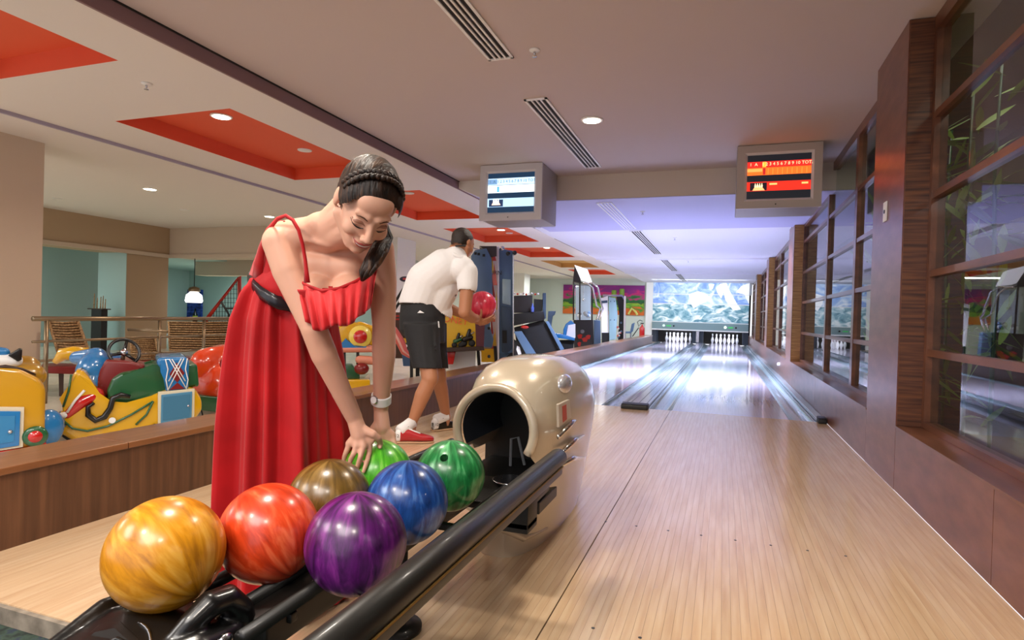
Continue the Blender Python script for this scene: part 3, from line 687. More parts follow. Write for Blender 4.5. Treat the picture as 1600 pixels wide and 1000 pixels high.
# ================================================================ BALL RETURN
hood = thing('ball_return', (-.78, 2.6, 0), 'champagne ball return machine with a dark arched mouth', 'ball return')
def sect(z, x0, x1, y0, y1, n=40, e=3.0):
    cx, cy_, a, b = (x0+x1)/2, (y0+y1)/2, (x1-x0)/2, (y1-y0)/2; out = []
    for k in range(n):
        th = 2*PI*k/n; c_, s_ = math.cos(th), math.sin(th)
        out.append((cx+a*math.copysign(abs(c_)**(2/e), c_), cy_+b*math.copysign(abs(s_)**(2/e), s_), z))
    return out
def loft(secs, mb=None):
    mb = mb or MB(); rs = [[mb.bm.verts.new(p) for p in s_] for s_ in secs]; n = len(rs[0])
    for i in range(len(rs)-1):
        for k in range(n): mb.bm.faces.new((rs[i][k], rs[i][(k+1) % n], rs[i+1][(k+1) % n], rs[i+1][k]))
    mb.bm.faces.new(list(reversed(rs[0]))); mb.bm.faces.new(rs[-1]); return mb
def shell_sections(off=0):
    prof = [  # z, x0, x1, y0, y1, exponent
        (0, -.93, -.635, 2.09, 3.12, 2.6), (.05, -.935, -.625, 2.08, 3.12, 2.6), (.16, -.94, -.605, 2.06, 3.12, 2.8), (.28, -.95, -.590, 2.05, 3.1, 3.2),
        (.36, -.955, -.575, 2.04, 3.08, 3.4), (.44, -.962, -.560, 2.03, 3.04, 3.4), (.52, -.965, -.548, 2.03, 3.0, 3.2), (.59, -.96, -.552, 2.045, 2.94, 3.0), (.65, -.945, -.567, 2.075, 2.86, 2.8), (.695, -.915, -.595, 2.125, 2.76, 2.6), (.725, -.87, -.64, 2.21, 2.64, 2.4), (.738, -.81, -.70, 2.32, 2.52, 2.2)]
    return [sect(z, a+off, b-off, c+off, d-off, 48, e) for z, a, b, c, d, e in prof]
body = loft(shell_sections()).build('shell', 'gold', hood, 'auto')
# mouth: arched hole above, open throat below
mb = MB(); arch = []
cxm, czm, ra = -.775, .485, .138
for k in range(25):
    a = -PI*.16+(PI*1.32)*k/24; arch.append((cxm+ra*math.cos(a), 1.9, czm+ra*1.02*math.sin(a)))
arch += [(cxm-.19, 1.9, .33), (cxm-.19, 1.9, .27), (cxm+.155, 1.9, .27), (cxm+.155, 1.9, .34)]
mb.prism(arch, (0, .62, 0)); boolean(body, mb)
for f in body.data.polygons: f.use_smooth = True
try: body.data.set_sharp_from_angle(angle=math.radians(40))
except Exception: pass
body.data.materials.clear(); body.data.materials.append(M['gold'])
# lip round the mouth
pts = []
for k in range(31):
    a = -PI*.17+(PI*1.34)*k/30; x_ = cxm+(ra+.012)*math.cos(a); z_ = czm+(ra*1.02+.012)*math.sin(a)
    yv = 2.04+ (max(0, z_-.55)**2)*2.4
    pts.append((x_, yv, z_))
MB().tube(pts, .017, 12).build('mouth_rim', 'gold', hood, True)
# dark liner
ln = []
for k in range(25):
    a = -PI*.16+(PI*1.32)*k/24; ln.append((cxm+(ra-.003)*math.cos(a), czm+(ra*1.02-.003)*math.sin(a)))
mb = MB(); mb.grid([[(x_, 2.06, z_) for x_, z_ in ln], [(x_, 2.5, z_) for x_, z_ in ln]]); mb.build('throat_liner', mat('grey liner', '2c3038', .4), hood, True)
MB().box((cxm-.2, 2.46, .26), (cxm+.17, 2.5, .66)).build('throat_back', 'shellin', hood)
MB().box((-.945, 2.09, .262), (-.61, 2.5, .285)).build('throat_floor', 'shellin', hood)
MB().tube([(-.80, 2.3, .29), (-.80, 2.3, .40), (-.77, 2.3, .41), (-.74, 2.3, .30)], .006, 6).build('sensor_bracket', 'grey', hood)
# deck plate before the mouth, with dished metal disc
dk = MB().box((-.97, 1.80, .27), (-.575, 2.10, .298), .008).build('front_deck', 'blackm', hood, 'auto')
MB().lathe([(.001, .004), (.04, .006), (.062, .014), (.066, .02), (.062, .02)], (-.70, 2.02, .297), seg=28).build('metal_disc', 'silver', hood, True)
# silver side dress
MB().ell(onX(881, 601, -.585), (.028, .085, .042)).build('side_lens', mat('pearl lens', 'd8d8de', .12, .6, coat=1), hood, True)
def sidey(px, py): q = onX(px, py, -.556); return q
MB().prism([onX(873, 632, -.553), onX(890, 624, -.553), onX(893, 652, -.553), onX(874, 668, -.553)], (-.01, 0, 0), .002).build('side_badge', mat('badge cream', 'c4b7a4', .35), hood)
MB().prism([onX(879, 635, -.5515), onX(885, 632, -.5515), onX(886, 655, -.5515), onX(880, 660, -.5515)], (-.002, 0, 0)).build('badge_mark', mat('badge red', 'c05040', .5), hood)
for a, b, c_ in (((872, 683), (893, 660), (905, 652)), ((880, 705), (897, 688), (912, 680)), ((878, 726), (895, 716), (912, 715))):
    MB().tube([onX(a[0], a[1], -.556), onX(b[0], b[1], -.556), onX(c_[0], c_[1], -.572)], [.008, .012, .005], 8).build('side_strip', 'chrome', hood, True)
# lower front scoop crease
MB().tube([(-.93, 2.095, .17), (-.84, 2.07, .17), (-.75, 2.065, .12), (-.68, 2.13, .07), (-.635, 2.3, .06)], [.004, .012, .014, .012, .004], 10).build('lower_crease', 'gold', hood, True)
MB().prism([(-.655, 1.97, .262), (-.575, 1.97, .262), (-.575, 2.2, .262), (-.64, 2.12, .262)], (0, 0, -.04), .004).build('rail_bracket', 'blackm', hood)
# ---- rack
rack = thing('ball_rack', (-.85, 1.3, 0), 'black two-track bowling ball rack with a thick guard rail', 'ball rack')
YR0, YR1 = .12, 2.02
XR = -.505; ZR = .435
MB().tube([(XR, YR0, ZR), (XR, 1.93, ZR)], .030, 24).build('guard_rail', 'blackm', rack, True)
MB().box((XR-.030, YR0, ZR-.046), (XR+.026, 1.9, ZR-.012), .006).build('guard_skirt', 'blackm', rack, 'auto')
MB().tube([(XR+.027, YR0, ZR-.020), (XR+.027, 1.9, ZR-.020)], .0028, 6).build('gold_pinstripe', mat('brass line', '9a7c40', .3, .8), rack)
MB().lathe([(.030, 0), (.028, .012), (.02, .02), (.001, .022)], (XR, 1.93, ZR), (0,1,0)).build('rail_end', 'blackm', rack, True)
XL2 = -1.17
qa, qb = onZ(575, 749, .34), onZ(706, 690, .34)
MB().tube([(qa.x, qa.y, .34), (qb.x, qb.y, .34)], .016, 14).build('left_rail', 'blackm', rack, True)
for q_ in (.15, .8): MB().tube([qa.lerp(qb, q_), qa.lerp(qb, q_)+Vector((.12,0,-.06))], .009, 8).build('left_rail_arm', 'blackm', rack, True)
for xx, rr_ in ((-.682, .010), (-.816, .015), (-.905, .015), (-1.035, .015)):
    MB().tube([(xx, .955 if xx < -.85 else .87, .314-rr_), (xx-.02, 2.04, .314-rr_)], rr_, 12).build('track_rail', 'blackm', rack, True)
MB().box((-.900, .94, .225), (-.820, 2.02, .295), .01).build('center_beam', 'blackm', rack, 'auto')
for yy in (1.0, 1.3, 1.6, 1.9):
    MB().box((-1.06, yy, .262), (-.67 if yy > 1.5 else -.81, yy+.022, .283), .004).build('cross_bar', 'blackm', rack, 'auto')
MB().box((-.66, 1.57, .30), (-.49, 1.66, .33), .004).build('rail_support', 'blackr', rack, 'auto')
MB().box((-.56, 1.57, .31), (-.49, 1.66, .40), .004).build('rail_support', 'blackr', rack, 'auto')
MB().tube([(-.545, .82, .40), (-.545, .82, 0)], .033, 20).build('leg', 'blackm', rack, True)
MB().lathe([(.075, 0), (.075, .012), (.04, .02)], (-.545, .82, 0)).build('foot_plate', 'blackm', rack, True)
MB().tube([(-.86, 1.5, .25), (-.86, 1.5, 0)], .035, 20).build('leg', 'blackm', rack, True)
MB().lathe([(.08, 0), (.08, .012), (.045, .02)], (-.86, 1.5, 0)).build('foot_plate', 'blackm', rack, True)
# moulded end cap
cap_t = thing('rack_end_cap', (-.98, .66, .2), 'black moulded end cap of the ball rack under the yellow ball', 'rack cap')
secs = []
for y_, x0, x1, zt, zb in ((.30, -1.15, -.83, .19, .1), (.45, -1.145, -.835, .225, .12), (.60, -1.14, -.84, .262, .15), (.74, -1.135, -.84, .298, .18), (.83, -1.13, -.845, .322, .20), (.885, -1.12, -.85, .312, .21), (.94, -1.09, -.855, .300, .22), (.965, -1.05, -.87, .28, .24)):
    n = 24; r_ = []
    for k in range(n):
        th = 2*PI*k/n; c_, s_ = math.cos(th), math.sin(th)
        r_.append(((x0+x1)/2+(x1-x0)/2*math.copysign(abs(c_)**.45, c_), y_, (zt+zb)/2+(zt-zb)/2*math.copysign(abs(s_)**.45, s_)))
    secs.append(r_)
mb = loft(secs)
mb.tube([(-.915, .80, .300), (-.900, .835, .325), (-.890, .870, .348), (-.885, .905, .345), (-.880, .935, .31), (-.876, .95, .25)], [.012,.022,.026,.027,.026,.024], 16)
mb.tube([(-1.12, .72, .285), (-1.115, .83, .320), (-1.105, .90, .318), (-1.08, .95, .29)], [.010,.014,.014,.01], 12)
blob(mb, 'cap_body', 'blackp', cap_t, .005, 4)
zc = lambda y: .325-.41*(.83-y)
mb = MB(); mb.prism([(x_, y_, zc(y_)-.004) for x_, y_ in ((-1.07,.50), (-.925,.50), (-.925,.775), (-1.035,.805), (-1.07,.79))], (0, 0, .008), .002); mb.build('recess_frame', 'blackp', cap_t, 'auto')
mb = MB(); mb.prism([(x_, y_, zc(y_)+.0035) for x_, y_ in ((-1.06,.51), (-.935,.51), (-.935,.765), (-1.03,.79), (-1.06,.775))], (0, 0, .0015)); mb.build('recess_panel', 'shellin', cap_t)
for k in range(12):
    y_ = .56+.018*k; MB().tube([(-1.045+.003*k, y_, zc(y_)+.006), (-1.0, y_+.014, zc(y_)+.014), (-.955+.003*k, y_+.008, zc(y_)+.008)], .0042, 6).build('ridge', 'blackp', cap_t, True)
MB().tube([(-1.0+.012*k, .812-.0009*k*k, zc(.812-.0009*k*k)+.002) for k in range(8)], [.001,.002,.003,.003,.003,.003,.002,.001], 6).build('logo_arc', 'silver', cap_t, True)
MB().lathe([(.018, 0), (.018, .008), (.01, .012)], (-.846, .86, .29), (1,0,0), seg=16).build('bolt', 'silver', cap_t, True)
# ---- balls
def ball(c, col, label, holes, rot=(0,0,0)):
    c = Vector(c)
    o = MB().ell((0,0,0), (.108,.108,.108), None, 64, 40).build('bowling_ball', ballmat('swirl '+label, *col, rot=rot), None, True, loc=(0,0,0))
    if holes:
        mb = MB(); dirs = []
        for h_ in holes:
            d = Vector(h_).normalized(); dirs.append(d); mb.lathe([(.0125, .07), (.0125, .12)], (0,0,0), d, 20)
        mt_ = o.data.materials[0]; boolean(o, mb)
        for f in o.data.polygons: f.use_smooth = True
        o.data.materials.clear(); o.data.materials.append(mt_)
        try: o.data.set_sharp_from_angle(angle=math.radians(40))
        except Exception: pass
        for d in dirs: h2 = MB().lathe([(.0122, .072), (.0122, .0735)], (0,0,0), d, 20).build('finger_hole', 'blackr', None, loc=(0,0,0)); h2.parent = o
    o.location = c; tag(o, label, 'bowling ball', 'bowling balls'); return o
def toward(px, py, c, t_): return P(px, py, t_)-Vector(c)
balls = {}
ball((-1.02, .885, .418), ('a8690c', 'd08a14', 'e0a43c'), 'golden yellow swirled ball on the black rack end cap', [toward(161, 893, (-1.02, .885, .418), 1.17), toward(170, 915, (-1.02,.885,.418), 1.16)+Vector((-.05,.0,-.06))], (0, .9, .4))
ball((-.945, 1.085, .402), ('b02c08', 'd8421a', 'ee6a40'), 'orange red swirled ball right of the yellow one', [], (0, .7, .3))
ball((-.735, 1.112, .402), ('2c0a34', '561460', '7c2a80'), 'deep purple swirled ball at the front of the rack', [])
ball((-.965, 1.33, .402), ('4e3810', '6e5220', '8a6c38'), 'brown ball between the dress and the purple ball', [])
ball((-.775, 1.405, .402), ('0c2c64', '1c4c98', '4a7cc0'), 'blue swirled ball behind the purple one', [])
ball((-.990, 1.60, .402), ('38961a', '5cc42c', '9ae060'), 'lime green ball under the woman\'s hands', [])
ball((-.785, 1.69, .402), ('0c5226', '1f8040', '5cb070'), 'dark green swirled ball nearest the machine mouth', [toward(690, 704, (-.785, 1.69, .402), 1.75)])
# ================================================================ PEOPLE
def H3(o_, R_, U_, F_):   # head frame: local x right, y up, z forward
    return Matrix((R_, U_, F_)).transposed(), Vector(o_)
def frame(F_, Rhint):
    F_ = F_.normalized(); R_ = (Rhint-F_*Rhint.dot(F_)).normalized(); U_ = F_.cross(R_); return R_, U_, F_
def head_shapes(mb, o_, Mx, s=1.0, male=False):
    L = lambda *v: o_+Mx @ (Vector(v)*s)
    mb.ell(L(0,.028,-.018), (.073*s,.084*s,.093*s), Mx)
    mb.ell(L(0,-.012,.022), (.060*s,.082*s,.069*s), Mx)
    mb.ell(L(0,-.066,.030), ((.050 if male else .043)*s,.042*s,.050*s), Mx)
    mb.ell(L(0,-.096,.060), (.021*s,.017*s,.020*s), Mx)
    for q in (-1, 1):
        mb.ell(L(q*.037,-.030,.056), (.022*s,.024*s,.026*s), Mx)
        mb.cap(L(q*.055,-.045,.0), L(q*.018,-.095,.05), .020*s, .016*s)
        mb.cap(L(q*.012,.026,.082), L(q*.040,.028,.070), .0095*s, .008*s)
        mb.ell(L(q*.031,.004,.0735), (.0165*s,.0115*s,.0125*s), Mx)
        mb.ell(L(q*.0115,-.031,.098), (.0075*s,.0065*s,.0085*s), Mx)
        mb.ell(L(q*.074,-.002,-.012), (.008*s,.030*s,.018*s), Mx)
    mb.ell(L(0,.050,.047), (.050*s,.036*s,.036*s), Mx)
    mb.cap(L(0,.018,.084), L(0,-.024,.106), .0065*s, .0105*s)
    mb.ell(L(0,-.055,.081), (.026*s,.017*s,.014*s), Mx)
def finger(mb, base, d1, d2, d3, L1, r):
    a = base; 
    for d, l, k in ((d1, L1, 1), (d2, L1*.72, .92), (d3, L1*.55, .82)):
        b = a+d.normalized()*l; mb.cap(a, b, r*k, r*k*.93, 12); a = b
    return a
# ---------------------------------------------------------------- woman
wm = thing('person', P(440, 940, 1.9)*1, 'woman in a long red chiffon dress bending to lift a lime green ball', 'person')
wm.location.z = 0
mb = MB()
Rsh, Rel, Rwr = P(437, 378, 1.66), P(490, 512, 1.64), P(553, 652, 1.76)
Lsh, Lel, Lwr = P(592, 390, 1.70), P(600, 512, 1.77), P(595, 640, 1.885)
neck0 = P(512, 362, 1.66); chest = P(512, 420, 1.74); waist = P(450, 455, 1.84); pelv = P(448, 510, 1.92)
back = P(492, 385, 1.76)
# torso
def seg2(a, b, ra, rb): mb.cap(a, b, ra, rb, 20)
mb.cap(pelv, waist, .115, .100, 20)
mb.cap(waist, P(500, 425, 1.77), .098, .110, 20)
mb.cap(P(478, 405, 1.76), P(545, 418, 1.78), .092, .088, 20)
mb.cap(P(462, 376, 1.69), P(515, 372, 1.69), .045, .052, 16)
mb.cap(P(515, 372, 1.69), P(578, 388, 1.72), .052, .045, 16)
mb.cap(P(470, 370, 1.70), P(500, 352, 1.64), .040, .038, 16)
mb.ell(P(494, 458, 1.67), (.060,.055,.055)); mb.ell(P(546, 457, 1.67), (.055,.052,.052)); mb.cap(P(485, 415, 1.695), P(545, 420, 1.70), .05, .046, 16)
# shoulders, arms
mb.cap(Rsh, P(450, 372, 1.69), .048, .050, 16); mb.cap(Lsh, P(582, 388, 1.71), .044, .046, 16)
mb.cap(Rsh, P(452, 425, 1.65), .047, .045, 16); mb.cap(P(452, 425, 1.65), Rel, .044, .035, 16)
mb.cap(Rel, P(507, 555, 1.67), .036, .037, 16); mb.cap(P(507, 555, 1.67), Rwr, .036, .0245, 16)
mb.cap(Lsh, P(598, 440, 1.73), .043, .041, 16); mb.cap(P(598, 440, 1.73), Lel, .041, .034, 16)
mb.cap(Lel, P(600, 555, 1.80), .035, .036, 16); mb.cap(P(600, 555, 1.80), Lwr, .035, .023, 16)
mb.cap(P(445, 370, 1.675), P(500, 360, 1.66), .046, .044, 16)
# collar bones
mb.cap(P(517, 383, 1.62), P(468, 372, 1.635), .009, .008, 10); mb.cap(P(527, 386, 1.63), P(580, 384, 1.66), .009, .008, 10)
# neck
hc = P(573, 320, 1.52)
F_c = Vector((.24, -.79, .565)); R_c = Vector((.88, -.27, -.42))
tow = lambda v: (RX*v.x+UX*v.y-fw*v.z)
Rw, Uw, Fw = frame(tow(F_c), tow(R_c)); Mw = Matrix((Rw, Uw, Fw)).transposed()
HL = lambda *v: hc+Mw @ Vector(v)
mb.cap(neck0, HL(0, -.045, -.035), .050, .047, 18)
mb.cap(P(500, 372, 1.68), HL(-.01, -.03, -.06), .048, .040, 18)
mb.cap(neck0+Vector((0,0,-.02)), HL(.01,-.07,.0), .040, .038, 16)
head_shapes(mb, hc, Mw, .985)
# right hand: palm over the ball's left side
bc = Vector((-.990, 1.60, .402))
def hand(mb, wr, palm_c, kn, tips, thumb, r=.0082):
    mb.cap(wr, palm_c, .0225, .026, 14)
    for k in kn: mb.cap(palm_c, k, .017, .0125, 12)
    for k, (m1, m2, tp) in zip(kn, tips):
        mb.cap(k, m1, r*1.12, r, 12); mb.cap(m1, m2, r, r*.93, 12); mb.cap(m2, tp, r*.93, r*.78, 12)
    mb.cap(wr*.45+palm_c*.55, thumb[0], .016, .0115, 12); mb.cap(thumb[0], thumb[1], .0115, .0098, 12); mb.cap(thumb[1], thumb[2], .0098, .0082, 12)
def onball(px, py, off=.009, front=True):
    d = (P(px, py, 1)-CAM).normalized(); oc = CAM-bc; rr = .108+off; b_ = oc.dot(d); q = b_*b_-(oc.dot(oc)-rr*rr)
    if q < 0: t_ = -b_; v = CAM+d*t_; return bc+(v-bc).normalized()*rr
    return CAM+d*(-b_-math.sqrt(q) if front else -b_+math.sqrt(q))
pc = P(562, 678, 1.765)
kn = [P(578, 690, 1.765), P(568, 697, 1.75), P(557, 697, 1.75), P(546, 693, 1.76)]
tips = [(onball(577, 708), onball(573, 722), onball(568, 737)), (P(563, 714, 1.735), P(560, 725, 1.74), P(556, 737, 1.75)), (P(552, 710, 1.74), P(548, 718, 1.745), P(546, 728, 1.75)), (P(541, 706, 1.755), P(538, 714, 1.76), P(537, 722, 1.765))]
hand(mb, Rwr, pc, kn, tips, (P(583, 678, 1.755), P(591, 684, 1.765), onball(595, 694)))
# left hand: behind and above the ball
pc = P(597, 668, 1.875)
kn = [P(586, 678, 1.865), P(596, 684, 1.865), P(605, 684, 1.87), P(613, 680, 1.875)]
tips = [(P(584, 690, 1.84), P(588, 695, 1.83), onball(594, 699, .009, True)), (P(597, 694, 1.855), P(599, 699, 1.845), P(601, 703, 1.83)), (P(608, 693, 1.86), P(610, 699, 1.85), P(611, 704, 1.84)), (P(616, 690, 1.865), P(618, 697, 1.86), P(618, 703, 1.85))]
hand(mb, Lwr, pc, kn, tips, (P(584, 668, 1.86), P(579, 678, 1.84), P(580, 688, 1.82)), .0078)
def facepost(nm, off):
    b = bmesh.new(); b.from_mesh(nm); vs2 = []
    for v in b.verts:
        l = Mw.transposed() @ (v.co+off-hc)
        if l.z > .03 and abs(l.x) < .07 and -.11 < l.y < .11 and not (abs(l.x) < .017 and -.042 < l.y < -.005): vs2.append(v)
    va = [v for v in b.verts if (v.co+off).z > .66 and (v.co+off-hc).length > .135]
    for _ in range(14): bmesh.ops.smooth_vert(b, verts=va, factor=.5, use_axis_x=True, use_axis_y=True, use_axis_z=True)
    for _ in range(5): bmesh.ops.smooth_vert(b, verts=vs2, factor=.5, use_axis_x=True, use_axis_y=True, use_axis_z=True)
    b.to_mesh(nm); b.free()
wbody = blob(mb, 'body', 'skinw', wm, .0034, 5, facepost)
bvh = BVHTree.FromObject(wbody, bpy.context.evaluated_depsgraph_get()); wo = origin_of(wbody)
def drape(x, y, up=.0008):   # a face point in head coordinates, dropped on the skin
    o_ = HL(x, y, .2)-wo; h_ = bvh.ray_cast(o_, -Fw); 
    return (h_[0] if h_[0] is not None else HL(x, y, .09)-wo)+wo+Fw*up
def strip(name, cps, wds, m, parent, up=.0009, n=14, both=True):
    rows = []
    for i in range(n+1):
        t_ = i/n*(len(cps)-1); k = min(int(t_), len(cps)-2); f_ = t_-k
        x_ = cps[k][0]*(1-f_)+cps[k+1][0]*f_; y_ = cps[k][1]*(1-f_)+cps[k+1][1]*f_; w_ = wds[k]*(1-f_)+wds[k+1]*f_
        rows.append([drape(x_, y_+w_, up), drape(x_, y_+w_*.33, up*1.8), drape(x_, y_-w_*.33, up*1.8), drape(x_, y_-w_, up)])
    o = MB().grid(rows).build(name, m, parent, True); return o
for q in (-1, 1):
    strip('eyebrow', [(q*.015, .0225), (q*.024, .0265), (q*.034, .0265), (q*.043, .021)], [.0017, .0025, .0020, .0005], 'brow', wm)
    strip('eyeshadow', [(q*.015, .004), (q*.024, .010), (q*.037, .010), (q*.046, .005)], [.001, .004, .004, .001], 'shadow', wm, .0006)
    strip('eyelashes', [(q*.017, -.003), (q*.024, -.0072), (q*.033, -.0078), (q*.041, -.005), (q*.048, .001)], [.0009, .0022, .0027, .0025, .0006], 'lash', wm, .0016)
    strip('nostril', [(q*.006, -.0365), (q*.0105, -.0375), (q*.013, -.036)], [.0004, .0014, .0004], mat('nostril shade', '7a4434', .7), wm, .0005, 6)
strip('upper_lip', [(-.027, -.0475), (-.016, -.0515), (-.005, -.0505), (0, -.0525), (.005, -.0505), (.016, -.0515), (.027, -.0475)], [.0004, .0022, .0030, .0026, .0030, .0022, .0004], 'lip', wm, .0014)
strip('teeth', [(-.020, -.0535), (-.01, -.0570), (0, -.0580), (.01, -.0570), (.020, -.0535)], [.0003, .0018, .0022, .0018, .0003], 'teeth', wm, .0010)
strip('lower_lip', [(-.026, -.0490), (-.015, -.0595), (0, -.0635), (.015, -.0595), (.026, -.0490)], [.0004, .0026, .0038, .0026, .0004], 'lip', wm, .0018)
# hair
mb = MB()
mb.ell(HL(0,.030,-.018), (.0775,.0885,.0985), Mw); mb.ell(HL(0,-.005,-.045), (.070,.07,.07), Mw)
for q in (-1, 1): mb.ell(HL(q*.05,.03,.012), (.030,.050,.050), Mw)
def hairpost(nm, off):
    def t1(v):
        l = Mw.transposed() @ (v-hc)
        ax_ = abs(l.x); lim = .087-max(0, ax_-.030)*.5
        if l.y < .070: lim -= (.070-l.y)*(1.5 if ax_ < .045 else max(.45, 1.5-(ax_-.045)*60))
        if l.z > max(lim, -.005) : return True
        return l.y < -.06 or (abs(l.x) > .066 and l.y < .012 and l.z > -.03)
    cut(nm, off, [t1])
blob(mb, 'hair', 'hair', wm, .004, 3, hairpost)
# braided band across the crown
mb = MB()
for i in range(17):
    a_ = -1.25+2.5*i/16; c0 = HL(.078*math.sin(a_)*.98, .030+.086*math.cos(a_), .020-.02*abs(a_)*.5)
    for s_ in (-1, 1):
        tg = Mw @ Vector((math.cos(a_), -math.sin(a_), 0)); bi = Mw @ Vector((0, 0, 1))
        c1 = c0+bi*s_*.008+tg*s_*.002; ax = (tg+bi*s_*-.55).normalized(); mb.cap(c1-ax*.006, c1+ax*.006, .0066, .005, 10)
mb.build('braid', 'hair', wm, True)
# ponytail over her left shoulder
pts_ = [HL(.02,-.04,-.095), P(600, 372, 1.66), P(592, 392, 1.60), P(583, 408, 1.575), P(573, 424, 1.57), P(566, 438, 1.575)]
mb = MB(); mb.tube(pts_, [.026,.019,.021,.020,.014,.003], 16)
for k in range(8):
    a_ = 2*PI*k/8; o_ = RX*math.cos(a_)*.017+UX*math.sin(a_)*.012+fw*math.sin(a_)*.012
    mb.tube([p_+o_*(1 if i < 4 else (.9, .2)[i-4]) for i, p_ in enumerate(pts_)], [.010,.009,.010,.009,.006,.002], 8)
mb.build('ponytail', 'hair', wm, True)
# dress: bodice
mb = MB()
mb.cap(P(446, 500, 1.90), waist, .124, .108, 20); mb.cap(waist, P(500, 428, 1.77), .106, .117, 20)
mb.cap(P(480, 412, 1.77), P(545, 424, 1.79), .098, .094, 20)
mb.ell(P(492, 449, 1.66), (.067,.062,.062)); mb.ell(P(548, 449, 1.66), (.062,.059,.059))
nA, nB, nC = P(462, 452, 1.60), P(580, 446, 1.62), P(450, 378, 1.84)
nn = (nB-nA).cross(nC-nA).normalized()
if nn.z < 0: nn = -nn
bod = blob(mb, 'bodice', 'dress', wm, .006, 4, lambda nm, off: cut(nm, off, [lambda v: (v-nA).dot(nn) > 0]))
sd = bod.modifiers.new('cloth', 'SOLIDIFY'); sd.thickness = .002
# ruffle
rows = []
top_ = [(452,418,1.69),(462,434,1.645),(479,446,1.612),(503,455,1.597),(530,451,1.598),(556,440,1.610),(578,426,1.645),(590,416,1.69)]
bot_ = [(470,470,1.66),(478,505,1.60),(492,515,1.575),(512,514,1.56),(532,510,1.56),(552,503,1.57),(570,492,1.59),(582,470,1.63)]
NR = 90
def lerpl(a, t_):
    t_ *= len(a)-1; k = min(int(t_), len(a)-2); f_ = t_-k; return [a[k][i]*(1-f_)+a[k+1][i]*f_ for i in range(3)]
for j in range(12):
    v = j/11; r_ = []
    for i in range(NR+1):
        u = i/NR; a_, b_ = lerpl(top_, u), lerpl(bot_, u); amp = (.002+.011*v)
        rip = math.sin(u*62+.9*math.sin(u*11))+.5*math.sin(u*29+2)
        r_.append(P(a_[0]*(1-v)+b_[0]*v+rip*v*1.2, a_[1]*(1-v)+b_[1]*v+3*v*math.sin(u*20+1), a_[2]*(1-v)+b_[2]*v-.012*math.sin(PI*v)+amp*rip))
    rows.append(r_)
o = MB().grid(rows).build('ruffle', 'ruffle', wm, True); sd = o.modifiers.new('cloth', 'SOLIDIFY'); sd.thickness = .0015
# neckline roll
MB().tube([P(*lerpl(top_, i/30)) for i in range(31)], .005, 8).build('neckline_hem', 'dress', wm, True)
# shoulder strap (a flat gathered band)
def ribbon(name, cps, wv, m, th=.004):
    rows = []
    for i, (x_, y_, t_) in enumerate(cps):
        p_ = P(x_, y_, t_); a_ = P(*cps[max(i-1, 0)]); b_ = P(*cps[min(i+1, len(cps)-1)]); d = (b_-a_).normalized(); sdv = d.cross(fw).normalized()
        rows.append([p_-sdv*wv[i]/2, p_-fw*.003, p_+sdv*wv[i]/2])
    o = MB().grid(rows).build(name, m, wm, True); s_ = o.modifiers.new('cloth', 'SOLIDIFY'); s_.thickness = th; return o
ribbon('strap', [(402,440,1.78),(404,415,1.74),(409,390,1.70),(419,360,1.655),(434,342,1.615),(447,337,1.59),(458,344,1.578),(467,360,1.575),(473,382,1.583),(477,405,1.59),(479,425,1.585),(480,442,1.585)], [.03,.03,.022,.014,.010,.009,.008,.008,.008,.008,.010,.016], 'dress', .0018)
# back of the dress seen left of the arm
rows = []
for (yy, xa, xb) in ((345,434,446),(358,420,436),(375,411,428),(392,404,426),(410,397,430),(428,391,432),(446,388,436),(462,386,440)):
    rows.append([P(xa+(xb-xa)*k/6, yy, 1.84-.10*math.sin(PI*k/12)+.004*math.sin(k*3+yy*.2)-(446-yy)*.0009 if True else 0) for k in range(7)])
o = MB().grid(rows).build('dress_back', 'dress', wm, True); s_ = o.modifiers.new('cloth', 'SOLIDIFY'); s_.thickness = .003
# belt
bl = [P(388,436,1.84), P(395,446,1.77), P(406,457,1.73), P(420,466,1.70), P(434,473,1.695), P(450,476,1.725), P(470,484,1.73), P(492,490,1.76), P(505,490,1.83), P(500,470,1.93), P(470,440,1.98), P(430,425,1.97), P(400,424,1.92)]
rows = []
for p_ in bl+[bl[0]]: rows.append([p_-UX*.019, p_-UX*.006+(p_-P(448,460,1.86)).normalized()*.004, p_+UX*.008+(p_-P(448,460,1.86)).normalized()*.004, p_+UX*.020])
o = MB().grid(rows).build('belt', 'belt', wm, True); s_ = o.modifiers.new('band', 'SOLIDIFY'); s_.thickness = .004
